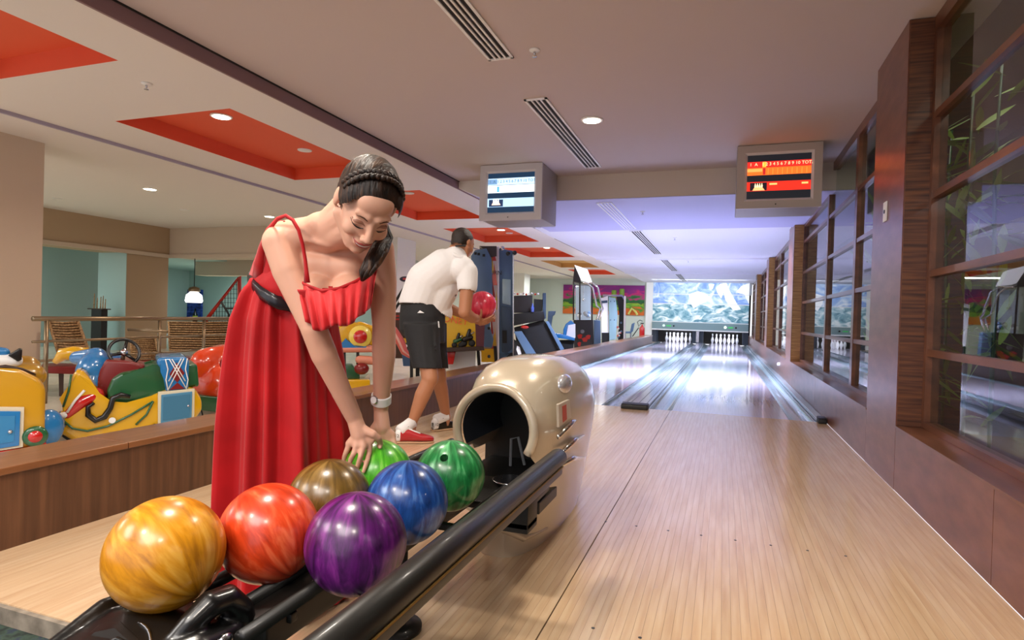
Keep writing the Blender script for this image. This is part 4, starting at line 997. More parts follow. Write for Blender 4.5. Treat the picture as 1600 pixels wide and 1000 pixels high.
# skirt
levels = [  # y, xl, xr, t centre, depth radius
    (438, 393, 500, 1.86, .105), (462, 381, 507, 1.865, .125), (500, 368, 520, 1.875, .145), (560, 360, 528, 1.88, .155), (620, 356, 533, 1.885, .165), (690, 352, 538, 1.89, .175), (760, 349, 541, 1.895, .185), (840, 346, 543, 1.90, .19), (905, 343, 545, 1.90, .195), (952, 338, 548, 1.905, .20)]
rings = []; NK = 160
random.seed(5); ph = [random.uniform(0, 6.28) for _ in range(6)]
NL = 46
for li in range(NL):
    s_ = li/(NL-1)*(len(levels)-1); k = min(int(s_), len(levels)-2); f_ = s_-k
    y_, xl, xr, tc_, dr = [levels[k][i]*(1-f_)+levels[k+1][i]*f_ for i in range(5)]
    v = li/(NL-1); c = P((xl+xr)/2, y_, tc_); rx_ = (xr-xl)/2*tc_/F; row_ = []
    for i in range(NK):
        a_ = 2*PI*i/NK
        fold = .42*math.sin(9*a_+ph[0]+.5*v)+.33*math.sin(15*a_+ph[1]-.6*v)+.22*math.sin(24*a_+ph[2]+1.2*math.sin(3*v))+.28*math.sin(5*a_+ph[3]+1.5*v)
        am = .012+.020*min(1, v*2.0)
        if v < .05: am = .010
        row_.append(c+r0*(rx_+am*fold-.006)*math.cos(a_)+Vector((-math.sin(YAW), math.cos(YAW), 0))*(dr+am*fold*1.3)*math.sin(a_)+Vector((0,0,.004*fold if li == NL-1 else 0)))
    for q in range(len(row_)):
        if row_[q].z < .012: row_[q].z = .012+.004*math.sin(q*.7)
    rings.append(row_)
mb = MB(); rs = [[mb.bm.verts.new(p_) for p_ in r_] for r_ in rings]
for i in range(NL-1):
    for k in range(NK): mb.bm.faces.new((rs[i][k], rs[i][(k+1) % NK], rs[i+1][(k+1) % NK], rs[i+1][k]))
o = mb.build('skirt', 'dress', wm, True); s_ = o.modifiers.new('cloth', 'SOLIDIFY'); s_.thickness = .002
# wristwatch
wa = Lwr*.86+Lel*.14; ax = (Lel-Lwr).normalized(); wt = thing('wristwatch', wa, 'white wristwatch on the woman\'s left wrist', 'watch')
MB().lathe([(.0285, -.016), (.0312, -.013), (.0312, .013), (.0285, .016), (.0265, .015), (.0265, -.015)], wa, ax, 32).build('strap', mat('white strap', 'e8e6e4', .35), wt, 'auto')
MB().lathe([(.013, 0), (.014, .003), (.012, .006)], wa-fw*.027-RX*.014, (-fw-RX*.5), 28).build('case', 'silver', wt, 'auto')
MB().lathe([(.011, .0062), (.011, .0068)], wa-fw*.027-RX*.014, (-fw-RX*.5), 24).build('dial', mat('watch face', 'f4f4f2', .2), wt)
# ---------------------------------------------------------------- man
mn = thing('person', (-2.02, 3.95, 0), 'man in white polo shirt and black shorts seen from behind holding a pink ball', 'person')
mb = MB()
hipL, hipR = P(660, 508, 4.38), P(672, 508, 4.48)
k1, a1 = P(672, 592, 4.22), P(644, 660, 4.20)
k2, a2 = P(686, 592, 4.52), P(697, 650, 4.64)
mb.cap(hipL, k1, .075, .060, 16); mb.cap(k1, P(660, 618, 4.21), .054, .056, 16); mb.cap(P(660, 618, 4.21), a1, .055, .034, 16); mb.cap(a1, P(641, 678, 4.2), .036, .036, 12)
mb.cap(hipR, k2, .075, .058, 16); mb.cap(k2, P(690, 612, 4.56), .053, .053, 16); mb.cap(P(690, 612, 4.56), a2, .052, .034, 16); mb.cap(a2, P(696, 662, 4.64), .036, .036, 12)
mb.cap(hipL, hipR, .09, .09, 16); mb.cap(P(664, 490, 4.42), P(678, 440, 4.40), .085, .09, 18); mb.cap(P(678, 440, 4.40), P(697, 418, 4.38), .09, .085, 18)
mb.cap(P(700, 410, 4.34), P(722, 378, 4.36), .058, .055, 16)
mh = P(724, 381, 4.36); tF = Vector((.62, -.38, -.69)); 
Rm_, Um_, Fm_ = frame(tow(tF), tow(Vector((-.75, -.05, -.65)))); 
if Um_.dot(UX) < 0: Um_ = -Um_; Rm_ = -Rm_
Mm = Matrix((Rm_, Um_, Fm_)).transposed()
head_shapes(mb, mh, Mm, .90, True)
mb.cap(P(713, 402, 4.37), mh-UX*.03, .058, .052, 16)
shR, elR, wrR = P(732, 425, 4.28), P(726, 488, 4.22), P(744, 497, 4.42)
mb.cap(shR, elR, .055, .044, 14); mb.cap(elR, P(738, 497, 4.33), .045, .038, 14); mb.cap(P(738, 497, 4.33), wrR, .038, .030, 14)
shL, elL, wrL = P(690, 425, 4.66), P(694, 478, 4.66), P(738, 498, 4.66)
mb.cap(shL, elL, .055, .044, 14); mb.cap(elL, wrL, .044, .029, 14)
pbc = P(753.5, 477, 4.56)
def mhand(wr, pc_, kn_, tips_, th_): hand(mb, wr, pc_, kn_, tips_, th_, .0095)
up_ = UX; 
def pb(px, py, off=.009):
    d = (P(px, py, 1)-CAM).normalized(); oc = CAM-pbc; rr = .108+off; b_ = oc.dot(d); q = b_*b_-(oc.dot(oc)-rr*rr)
    if q < 0: v = CAM-d*b_; return pbc+(v-pbc).normalized()*rr
    return CAM+d*(-b_-math.sqrt(q))
mhand(wrR, P(750, 501, 4.48), [P(756, 500, 4.47), P(758, 502, 4.49), P(759, 504, 4.52), P(757, 505, 4.55)],
      [(P(763, 497, 4.47), P(767, 495, 4.49), P(771, 492, 4.51)), (P(765, 499, 4.50), P(770, 497, 4.52), P(773, 494, 4.54)), (P(765, 501, 4.54), P(770, 499, 4.56), P(774, 497, 4.58)), (P(763, 503, 4.57), P(767, 501, 4.59), P(771, 500, 4.61))],
      (P(751, 494, 4.455), P(752, 489, 4.45), P(752, 484, 4.445)))
mhand(wrL, P(746, 502, 4.66), [P(752, 503, 4.64), P(753, 505, 4.66), P(752, 506, 4.68), P(750, 507, 4.70)],
      [(P(758, 503, 4.64), P(762, 501, 4.65), P(765, 499, 4.66)), (P(759, 505, 4.66), P(763, 503, 4.67), P(766, 501, 4.68)), (P(758, 506, 4.69), P(762, 505, 4.70), P(765, 503, 4.71)), (P(755, 507, 4.71), P(759, 506, 4.72), P(762, 505, 4.73))],
      (P(744, 496, 4.68), P(743, 490, 4.69), P(743, 485, 4.69)))
blob(mb, 'body', 'skinm', mn, .006, 4)
# hair
mb = MB(); HM = lambda *v: mh+Mm @ (Vector(v)*.90)
mb.ell(HM(0,.034,-.022), (.072,.082,.090), Mm); mb.ell(HM(0,-.01,-.05), (.063,.055,.055), Mm)
def mhp(nm, off):
    def t1(v):
        l = (Mm.transposed() @ (v-mh))/.90
        return l.z > .060-max(0, .075-l.y)*1.0 and l.z > .0 or l.y < -.048 or (l.y < .0 and l.z > -.015)
    cut(nm, off, [t1])
blob(mb, 'hair', 'hairm', mn, .006, 2, mhp)
# sunglasses strap behind the head
MB().tube([P(703,388,4.40), P(708,385,4.34), P(717,384,4.26), P(728,384,4.27)], .006, 8).build('glasses_temple', 'blackr', mn, True)
# shirt
mb = MB()
mb.cap(P(655, 474, 4.42), P(668, 440, 4.40), .150, .155, 20); mb.cap(P(668, 440, 4.40), P(694, 418, 4.36), .155, .138, 20)
mb.cap(P(676, 478, 4.44), P(690, 450, 4.42), .125, .13, 20); mb.cap(P(697, 412, 4.34), P(712, 402, 4.34), .10, .085, 18)
mb.cap(P(690, 425, 4.52), P(722, 420, 4.30), .10, .095, 18); mb.cap(shR+RX*-.01, P(730, 447, 4.265), .078, .074, 16); mb.cap(shL, P(692, 450, 4.66), .078, .074, 16)
mb.cap(P(655, 488, 4.42), P(682, 488, 4.46), .135, .120, 18)
def shp(nm, off):
    z1 = P(660, 477, 4.4).z; sa = (elR-shR).normalized(); s0 = P(729, 456, 4.26); sb = (elL-shL).normalized(); s1 = P(692, 458, 4.66)
    def t1(v):
        px_ = (v-CAM).dot(RX)/(v-CAM).dot(fw)*F+800; py_ = 500-(v-CAM).dot(UX)/(v-CAM).dot(fw)*F
        if py_ > 474+max(0, px_-660)*.55: return True
        if (v-s0).dot(sa) > 0 and (v-s0).length < .16 and px_ > 712: return True
        return False
    cut(nm, off, [t1])
o = blob(mb, 'polo_shirt', 'whitec', mn, .007, 5, shp); s_ = o.modifiers.new('cloth', 'SOLIDIFY'); s_.thickness = .004
MB().tube([P(703,393,4.30), P(710,398,4.26), P(720,403,4.25), P(728,405,4.28)], [.012,.014,.014,.012], 10).build('collar', 'whitec', mn, True)
# belt and shorts
def shortsec(c, rx_, ry_, n=40, wob=0):
    return [c+RX*rx_*math.cos(2*PI*k/n)*(1+wob*math.sin(k*1.3))+Vector((-math.sin(YAW), math.cos(YAW), 0))*ry_*math.sin(2*PI*k/n)*(1+wob*math.sin(k*1.7)) for k in range(n)]
mb = MB()
loft([shortsec(P(658, 466, 4.42), .148, .128), shortsec(P(659, 478, 4.42), .155, .145), shortsec(P(660, 494, 4.42), .168, .165), shortsec(P(660, 515, 4.42), .168, .165), shortsec(P(668, 535, 4.42), .13, .15)], mb)
loft([shortsec(P(658, 505, 4.34), .135, .11), shortsec(P(662, 540, 4.31), .115, .105, wob=.02), shortsec(P(669, 585, 4.26), .102, .098, wob=.03)], mb)
loft([shortsec(P(674, 505, 4.50), .115, .11), shortsec(P(677, 540, 4.50), .10, .105, wob=.02), shortsec(P(682, 585, 4.52), .092, .098, wob=.03)], mb)
for k in range(5): mb.cap(P(650+k*7, 500+k*3, 4.27), P(646+k*9, 545, 4.23), .006, .004, 8)
o = blob(mb, 'shorts', 'shorts', mn, .007, 4, lambda nm, off: cut(nm, off, [lambda v: 500-(v-CAM).dot(UX)/(v-CAM).dot(fw)*F > 576, lambda v: v.z > P(658, 471, 4.42).z+.004]))
s_ = o.modifiers.new('cloth', 'SOLIDIFY'); s_.thickness = .004
loft([shortsec(P(658, 476, 4.42), .157, .140), shortsec(P(658, 469, 4.42), .152, .135)]).build('leather_belt', 'leather', mn, True)
o = MB().prism([P(652,489,4.245), P(663,489,4.245), P(656,485,4.245)], fw*.003).build('pocket_mark', mat('white mark', 'f0f0f0', .6), mn)
o = MB().prism([P(684,502,4.27), P(686,502,4.27), P(687,512,4.27), P(685,512,4.27)], fw*.003).build('side_mark', mat('grey mark', 'c8c8c8', .6), mn)
# socks and shoes
def shoe(heel, toe, col, t_lab, side):
    heel = Vector(heel); toe = Vector(toe); heel.z = toe.z = 0; d = (toe-heel).normalized(); L = (toe-heel).length; s_ = Vector((-d.y, d.x, 0))
    T = lambda a, b, c: heel+d*(a*L)+s_*b+Vector((0,0,c))
    def sec(a, w_, h, z0=.012, n=20):
        out = []
        for k in range(n):
            th = 2*PI*k/n; c_, q_ = math.cos(th), math.sin(th)
            out.append(T(a, w_*math.copysign(abs(c_)**.75, c_), z0+max(0, h*(.5+.5*math.copysign(abs(q_)**.8, q_)))))
        return out
    prof = [(-.0, .018, .055), (.03, .030, .075), (.12, .034, .088), (.25, .035, .088), (.36, .036, .082), (.5, .040, .066), (.64, .046, .052), (.8, .046, .042), (.92, .037, .034), (.985, .020, .024), (1.0, .006, .015)]
    up = loft([sec(*q) for q in prof]).build('shoe_upper', col, mn, True)
    loft([sec(a, w_*1.06+.001, .013, 0) for a, w_, h in prof]).build('shoe_sole', 'sole', mn, 'auto')
    loft([sec(a, w_*1.03, h+.004, .012) for a, w_, h in prof[:3]]+[sec(.17, .03, .085)]).build('heel_counter', 'whitel', mn, True)
    loft([sec(a, w_*.55, h+.005, .012) for a, w_, h in prof[3:7]]).build('tongue', 'whitel', mn, True)
    for k in range(4):
        a = .33+.07*k; h = .100-.017*k*1.0
        MB().tube([T(a, -.024, h-.02), T(a, 0, h-.002), T(a, .024, h-.02)], .003, 6).build('lace', 'whitel', mn)
    q = T(.06, -.038, .05); return T
T1 = shoe(onZ(617, 692, 0), onZ(678, 691, 0), 'redl', '', 1)
T2 = shoe(onZ(676, 674, 0), onZ(716, 668, 0), 'leather', '', 1)
for a_, b_, T_ in ((a1, P(641, 682, 4.2), T1), (a2, P(693, 665, 4.62), T2)):
    ank = T_(.14, 0, .085)
    MB().tube([ank+(a_-ank)*-.15, ank, ank*.5+a_*.5, a_+(a_-ank)*.02], [.036,.043,.041,.043], 18).build('sock', 'whitec', mn, True)
    mk = (ank*.45+a_*.55)-fw*.0425+RX*.002
    MB().tube([mk+RX*-.016+UX*-.002, mk+RX*-.006+UX*-.008, mk+RX*.018+UX*.004], [.001,.003,.001], 6).build('sock_mark', 'blackr', mn)
for T_ in (T1, T2):
    q = T_(.045, -.036, .055); text('12', 'shoe_size', q-fw*.004, RX, Vector((0,0,1)), .03, 'blackr', mn)
ball(tuple(pbc), ('c8203c', 'dc3450', 'e65a70'), 'bright pink ball held by the man in white', [])
# ================================================================ PLAYGROUND RIDES
def local(px0, py0, t0):   # metres in a picture-parallel vertical plane about a ground point
    o_ = P(px0, py0, t0); o_.z = 0; sc_ = t0/F; D_ = Vector((o_.x, o_.y, 0)).normalized(); c0_ = P(px0, py0, t0)
    def L(px, py, d=0):
        dd_ = P(px, py, 1)-CAM; return CAM+dd_*((c0_-CAM).dot(D_)/dd_.dot(D_))+D_*d
    return o_, L, D_, sc_
def slab(L, D_, pts, d0, d1, bev=.02, smooth='auto'):
    mb = MB(); mb.prism([L(x, y, d0) for x, y in pts], D_*(d1-d0), bev); return mb
# -- banana-yellow boat ride
o_, L, D_, sc_ = local(205, 690, 4.25)
rd = thing('kiddie_ride', o_, 'yellow curved kiddie ride with blue door and steering wheel behind the low wall', 'kiddie ride')
slab(L, D_, [(86,650),(92,668),(120,687),(170,686),(240,668),(296,655),(300,648),(240,658),(160,672),(110,662)], -.20, .26, .015).build('black_base', 'blackr', rd, 'auto')
shellp = [(97,668),(98,640),(108,618),(112,596),(120,575),(132,572),(146,590),(158,608),(170,628),(200,630),(236,612),(262,602),(300,600),(311,618),(312,634),(299,651),(240,664),(175,682),(125,684)]
slab(L, D_, shellp, -.22, .24, .035).build('yellow_hull', 'yel', rd, 'auto')
MB().tube([L(78,572,.3), L(92,558,.28), L(110,556,.26), L(135,556,.26)], [.02,.045,.05,.04], 14).build('hull_horn', 'yel', rd, True)
def stripe(pts, r=.007, m_='grn', d=-.232, par=rd): MB().tube([L(x, y, d) for x, y in pts], r, 8).build('painted_stripe', m_, par, True)
stripe([(106,650),(118,660),(140,664),(170,657),(205,640),(238,620)])
stripe([(238,620),(228,640),(212,655)]); stripe([(116,580),(112,605),(104,628)])
slab(L, D_, [(168,606),(176,588),(190,579),(240,570),(248,563),(305,566),(308,600),(262,602),(236,613),(200,628),(172,626)], -.18, .20, .02).build('green_seat', 'grn', rd, 'auto')
slab(L, D_, [(158,575),(166,560),(205,563),(228,570),(222,577),(182,580),(172,600),(168,625),(158,622),(150,600)], -.10, .26, .02).build('maroon_footwell', 'maroon', rd, 'auto')
mb = MB(); mb.ell(L(150,580,.02), (.10,.13,.135)); mb.cap(L(150,558,.05), L(118,562,.16), .065, .05); mb.cap(L(150,560,.05), L(185,566,.18), .06, .04); mb.cap(L(150,585,0), L(140,606,-.08), .09, .05)
blob(mb, 'blue_cowl', 'blu', rd, .01, 6)
mb = MB(); mb.cap(L(152,612,-.17), L(130,622,-.20), .05, .045); mb.cap(L(130,622,-.20), L(110,640,-.21), .045, .028)
blob(mb, 'red_fender', 'redg', rd, .008, 4)
stripe([(136,603),(122,618),(110,636)], .008, 'white', -.245)
mb = MB(); mb.cap(L(100,655,-.2), L(97,644,-.2), .035, .03); mb.build('blue_foot', 'blu', rd, True)
mb = MB(); mb.cap(L(102,642,-.21), L(107,640,-.22), .022, .02); mb.build('white_foot_trim', 'white', rd, True)
MB().tube([L(x, y, -.235) for x, y in ((204,613),(190,610),(178,615),(174,630),(165,643),(152,648),(141,640),(141,628),(150,622))], [.012,.018,.018,.018,.02,.02,.018,.014,.010], 12).build('black_handle', 'blackp', rd, True)
# steering wheel
wc = L(194,550,-.02); wn = (D_*-.8+r0*.35+Vector((0,0,.45))).normalized(); wa_ = wn.orthogonal().normalized(); wb_ = wn.cross(wa_)
sw_ = MB().tube([wc+(wa_*math.cos(2*PI*k/28)+wb_*math.sin(2*PI*k/28))*.095 for k in range(28)], .011, 10, True).build('steering_wheel', 'blackp', rd, True)
for k in range(3): MB().tube([wc-wn*.01, wc+(wa_*math.cos(2.1*k+.4)+wb_*math.sin(2.1*k+.4))*.09], [.014,.009], 8).build('spoke', 'blackp', sw_, True)
MB().lathe([(.025, -.01), (.02, .015)], wc, wn, 16).build('wheel_hub', 'silver', sw_, True)
MB().tube([wc-wn*.01, L(190,572,.05)], .014, 8).build('steering_column', 'steel', rd, True)
# blue door
slab(L, D_, [(245,606),(300,601),(299,650),(245,657)], -.245, -.215, .004).build('door_surround', mat('ivory trim', 'd9cdb0', .4), rd, 'auto')
dr = slab(L, D_, [(250,610),(296,605),(295,646),(249,652)], -.256, -.244, .003).build('door', 'lblu', rd, 'auto')
MB().ell(L(290,626,-.262), (.009,.009,.009)).build('door_knob', 'silver', dr, True)
slab(L, D_, [(253,613),(293,609),(292,643),(252,648)], -.259, -.256, .001).build('door_inset', mat('door blue inset', '3c7494', .4), dr)
# blue harlequin cover
slab(L, D_, [(243,560),(247,555),(288,554),(292,560),(291,602),(256,606),(254,575),(244,566)], -.235, .22, .02).build('patterned_cover', 'blu', rd, 'auto')
slab(L, D_, [(262,580),(273,562),(285,578),(274,592)], -.240, -.236, .001).build('maroon_diamond', 'maroon', rd)
slab(L, D_, [(262,603),(274,592),(285,601)], -.240, -.236, .001).build('maroon_diamond', 'maroon', rd)
for pts in ([(256,557),(260,572),(257,588),(260,604)], [(289,556),(286,572),(290,588),(287,602)], [(262,557),(288,602)], [(284,556),(260,603)], [(266,557),(286,590)], [(280,556),(261,590)]):
    stripe(pts, .0035, 'white', -.242)
mb = MB().lathe([(.02, 0), (.02, .004)], L(177,648,-.236), -D_, 14); mb.build('white_rosette', 'white', rd)
MB().lathe([(.012, 0), (.012, .01)], L(240,656,-.232), -D_, 12).build('bolt', 'blackr', rd)
# -- yellow box ride at the left edge
o_, L, D_, sc_ = local(30, 705, 3.55)
r1 = thing('kiddie_ride', o_, 'yellow box kiddie ride with tiger striped hood at the left edge', 'kiddie ride')
slab(L, D_, [(-60,700),(-60,575),(-10,572),(30,576),(62,592),(71,606),(70,690),(60,695),(0,708)], -.02, .30, .03).build('yellow_body', mat('ochre yellow', 'c9951c', .28, coat=.7), r1, 'auto')
mb = MB(); mb.cap(L(-20,590,.1), L(50,590,.12), .09, .075); mb.cap(L(0,583,.2), L(40,580,.2), .09, .08)
blob(mb, 'tiger_hood', mat('tiger ochre', 'a87c18', .3, coat=.6), r1, .01, 5)
for k in range(6):
    MB().tube([L(-30,576+k*5.5,-.005), L(8,573+k*5.2,.0), L(34,578+k*4.6,.015), L(56,586+k*3.2,.035)], [.006,.012,.012,.004], 8).build('tiger_stripe', 'brn', r1, True)
mb = MB(); mb.cap(L(-30,568,.08), L(22,565,.08), .055, .042); blob(mb, 'white_collar', 'white', r1, .008, 3)
slab(L, D_, [(12,556),(30,545),(35,547),(34,563),(28,566)], .03, .12, .006).build('dark_wedge', 'blackp', r1, 'auto')
MB().cap(L(-20,550,.08), L(6,552,.08), .035, .028).build('blue_top', 'blu', r1, True)
slab(L, D_, [(-60,634),(38,635),(36,697),(-60,712)], -.035, -.018, .003).build('door_surround', mat('cream trim', 'd8ccb4', .4), r1)
dr = slab(L, D_, [(-60,640),(32,641),(30,694),(-60,708)], -.045, -.034, .003).build('door', 'blu', r1, 'auto')
slab(L, D_, [(-60,648),(24,648),(22,688),(-60,700)], -.048, -.045, .001).build('door_inset', mat('door blue', '3480b4', .35), dr)
MB().ell(L(16,672,-.055), (.012,.012,.012)).build('door_knob', 'silver', dr, True)
wh = MB().lathe([(.058, 0), (.062, .02), (.05, .03), (.02, .03)], L(55,680,-.02), -D_, 24).build('wheel', 'grn', r1, True)
MB().lathe([(.036, .028), (.034, .036)], L(55,680,-.02), -D_, 24).build('wheel_hub', 'redg', wh, True)
mb = MB(); mb.ell(L(76,672,.08), (.06,.09,.115)); mb.build('blue_bumper', 'blu', r1, True)
slab(L, D_, [(-60,712),(40,698),(72,690),(72,694),(40,703),(-60,718)], -.03, .1, .002).build('red_base_edge', 'redg', r1)
# -- red ride behind the dress
o_, L, D_, sc_ = local(335, 650, 5.05)
r3 = thing('kiddie_ride', o_, 'glossy red kiddie ride on a green base beside the red dress', 'kiddie ride')
mb = MB(); mb.cap(L(322,568,0), L(318,600,0), .13, .10); mb.cap(L(330,560,0), L(372,556,.1), .10, .10); mb.cap(L(345,600,0), L(360,610,.1), .20, .16); mb.ell(L(352,575,.1), (.22,.2,.2))
blob(mb, 'red_body', 'orangeg', r3, .014, 6)
mb = MB(); mb.cap(L(356,568,-.08), L(357,600,-.1), .07, .08); blob(mb, 'maroon_seat', 'maroon', r3, .012, 4)
slab(L, D_, [(305,612),(365,618),(365,641),(303,634)], -.2, .3, .01).build('green_base', 'grn', r3, 'auto')
mb = MB(); mb.cap(L(346,612,-.2), L(362,616,-.2), .03, .03); mb.build('blue_foot', 'blu', r3, True)
MB().tube([L(314,634,-.1), L(318,648,-.15), L(330,654,-.18), L(345,650,-.15)], .006, 6).build('cable', 'blackr', r3, True)
# railing
rl = thing('metal_railing', (-5.85, 5, 0), 'aged metal tube railing behind the playground rides', 'railing')
RXx = -5.75
MB().tube([(-5.62,3.5,.75), (-5.77,5,.75), (-5.95,6.6,.75)], .022, 12).build('top_rail', 'steel', rl, True)
for z in (.55, .38): MB().tube([(-5.62,3.5,z), (-5.77,5,z), (-5.95,6.6,z)], .012, 8).build('lower_rail', 'steel', rl, True)
for y in (3.62, 4.85, 5.5): MB().tube([(-5.62-.1*(y-3.5), y, .75), (-5.62-.1*(y-3.5), y, 0)], .018, 10).build('post', 'steel', rl, True)
q1 = [P(200,515,5.9), P(262,518,5.9)]; MB().tube(q1, .014, 8).build('side_rail', 'steel', rl, True)
# rattan chairs
def rattan(o_, L, D_, name, lab, back, seat, legs):
    t = thing('rattan_chair', o_, lab, 'chair', 'rattan chairs by the railing')
    (x0,y0),(x1,y1),(x2,y2),(x3,y3) = back     # top left, top right, bottom right, bottom left
    n = 13
    for k in range(n):
        f_ = k/(n-1); a = L(x0+(x3-x0)*f_, y0+(y3-y0)*f_, -.10*f_); b = L(x1+(x2-x1)*f_, y1+(y2-y1)*f_, -.10*f_)
        MB().tube([a, (a+b)/2+Vector((0,0,-.008)), b], .011, 6).build('woven_strip', 'rattan', t, True)
    for (xa,ya),(xb,yb) in (((x0,y0),(x3,y3)), ((x1,y1),(x2,y2))): MB().tube([L(xa,ya-1,0), L(xb,yb+1,-.1)], .014, 8).build('back_post', 'rattan', t, True)
    MB().prism([L(x,y,.0) for x,y in back], D_*.004).build('back_weave', mat('dark weave', '4a3420', .8), t)
    slab(L, D_, seat, -.35, .05, .01).build('seat', 'maroon', t, 'auto')
    for (xa, ya, yb, d) in legs: slab(L, D_, [(xa-4,ya),(xa+4,ya),(xa+3,yb),(xa-3,yb)], d-.02, d+.02, .002).build('leg', 'brn', t)
    return t
o_, L, D_, sc_ = local(100, 620, 6.0)
rattan(o_, L, D_, '', 'rattan chair with slatted back beside the cream pillar', [(76,503),(122,503),(140,552),(92,552)], [(66,568),(135,568),(130,580),(66,578)], [(96,578,622,-.3),(72,578,612,-.02),(126,578,612,-.02)])
o_, L, D_, sc_ = local(300, 590, 8.7)
rattan(o_, L, D_, '', 'wide rattan chair back seen between the two rides', [(263,503),(372,503),(372,546),(266,546)], [(263,556),(370,556),(368,566),(264,566)], [(270,564,578,-.0),(360,564,578,-.0)])
o_, L, D_, sc_ = local(225, 590, 8.9)
rattan(o_, L, D_, '', 'low rattan chair behind the steering wheel', [(204,527),(242,526),(248,560),(206,560)], [(202,562),(250,562),(248,570),(203,570)], [(208,568,574,-.0),(244,568,574,-.0)])
# net ramp (red tubes and net) behind the dress
o_, L, D_, sc_ = local(350, 600, 9.0)
nt = thing('ball_net_frame', o_, 'red tube frame with black net left of the woman', 'net frame')
MB().tube([L(316,508), L(374,432), L(374,620)], .03, 10).build('frame_tube', 'wire', nt, True); MB().tube([L(316,508), L(316,620)], .03, 10).build('frame_tube', 'wire', nt, True)
mb = MB()
for k in range(12): f_ = (k+1)/13; mb.tube([L(316+58*f_, 508-76*f_), L(316+58*f_, 515)], .004, 4)
for k in range(10): y = 508-7*k; mb.tube([L(316+58*((508-y)/76), y), L(374, y)], .004, 4)
o = mb.build('net', 'blackr', nt); o['kind'] = 'stuff'
MB().tube([L(345,471), L(358,492), L(356,508)], .015, 6).build('brace', 'blackr', nt, True); MB().tube([L(352,482), L(374,482)], .012, 6).build('brace', 'blackr', nt, True)
# ================================================================ ARCADE
# yellow seesaw ride between the woman's arms
o_, L, D_, sc_ = local(560, 640, 6.2)
t = thing('kiddie_ride', o_, 'yellow and blue kiddie ride seen between the woman\'s arms', 'kiddie ride')
slab(L, D_, [(520,512),(548,508),(562,502),(590,512),(592,540),(528,540)], 0, .5, .03).build('yellow_top', 'yel', t, 'auto')
slab(L, D_, [(524,528),(532,540),(540,528),(552,540),(572,540),(575,546),(522,546)], -.03, .3, .01).build('blue_skirt', 'blu', t, 'auto')
MB().lathe([(.12, 0), (.11, .02)], L(563,526,-.01), -D_, 24).build('eye_ring', mat('pale yellow', 'ecd05a', .3, coat=.5), t, True)
MB().lathe([(.07, .02), (.065, .035)], L(563,526,-.01), -D_, 24).build('red_eye', 'redg', t, True)
MB().cap(L(522,546,.0), L(592,545,.0), .035, .035).build('salmon_bar', 'cloth', t, True); MB().cap(L(562,562,.0), L(592,564,.0), .045, .045).build('salmon_bar', 'cloth', t, True)
for xx in (538, 559): MB().tube([L(xx,548,0), L(xx,580,0)], .015, 8).build('hanger', 'blackr', t, True)
MB().ell(L(565,576,-.02), (.075,.075,.06)).build('maroon_seat', 'maroon', t, True)
slab(L, D_, [(536,570),(550,570),(562,585),(562,592),(540,592)], 0, .2, .01).build('green_pedal', 'grn', t, 'auto')
slab(L, D_, [(526,592),(578,592),(578,606),(528,610)], -.1, .5, .01).build('yellow_base', 'yel', t, 'auto'); slab(L, D_, [(526,580),(538,580),(540,592),(526,594)], -.1, .5, .01).build('yellow_step', 'yel', t, 'auto')
for xx in (534, 572): slab(L, D_, [(xx-4,606),(xx+4,606),(xx+4,645),(xx-4,645)], .05, .15, .005).build('foot', 'blackr', t)
# pink tentacle slide
o_, L, D_, sc_ = local(628, 620, 7.2)
t = thing('play_sculpture', o_, 'pink curling tentacle hanging beside the man\'s shorts', 'play sculpture')
MB().tube([L(608,508), L(616,520), L(626,535), L(632,550), L(640,556), L(650,557)], [.05,.06,.055,.045,.03,.01], 14).build('tentacle', 'pinkb', t, True)
MB().tube([L(612,512,-.05), L(622,530,-.05), L(630,548,-.045), L(640,556,-.03)], [.012,.016,.012,.006], 8).build('pale_stripe', mat('pale pink', 'f4c0b8', .3), t, True)
MB().tube([L(608,508,.05), L(610,480,.1)], .06, 10).build('arm_root', 'pinkb', t, True)
slab(L, D_, [(600,520),(611,515),(616,560),(608,568),(602,560)], 0, .1, .01).build('pink_panel', 'cloth', t, 'auto')
for xx in (610, 643): slab(L, D_, [(xx-2.5,500),(xx+2.5,500),(xx+2.5,640 if xx<620 else 592),(xx-2.5,640 if xx<620 else 592)], .0, .04, .002).build('black_post', 'blackr', t)
# hoop machine with oval sign
o_, L, D_, sc_ = local(620, 600, 8.2)
t = thing('hoop_game', o_, 'hoop game with oval sign on slanted black rods', 'arcade game')
MB().tube([L(605,492), L(637,440)], .018, 8).build('rod', 'blackr', t, True); MB().tube([L(612,492), L(644,440)], .018, 8).build('rod', 'blackr', t, True)
sg = MB(); sg.ell(L(633,436,0), (.085,.03,.038), None); sg.build('oval_sign', mat('navy sign', '1c2444', .4), t, True)
mb = MB().box((-.035,-.002,-.014), (.035,.002,.014)); o = mb.build('sign_mark', mat('sign red', 'c84040', .4), None, loc=(0,0,0)); o.parent = t; o.location = L(633,436,-.035)-t.location
slab(L, D_, [(600,488),(628,488),(634,500),(634,560),(600,560)], 0, .6, .01).build('cabinet', mat('brown cabinet', '4a342c', .5), t, 'auto')
for yy in (494, 499): slab(L, D_, [(602,yy-1.3),(632,yy-1.3),(633,yy+1),(602,yy+1)], -.01, .0, .001).build('red_line', 'wire', t)
MB().ell(L(616,508,-.02), (.02,.02,.02)).build('red_button', 'redg', t, True)
slab(L, D_, [(627,546),(648,546),(650,572),(630,572)], -.02, .1, .01).build('blue_bin', mat('faded blue', '3c5c88', .5), t, 'auto')
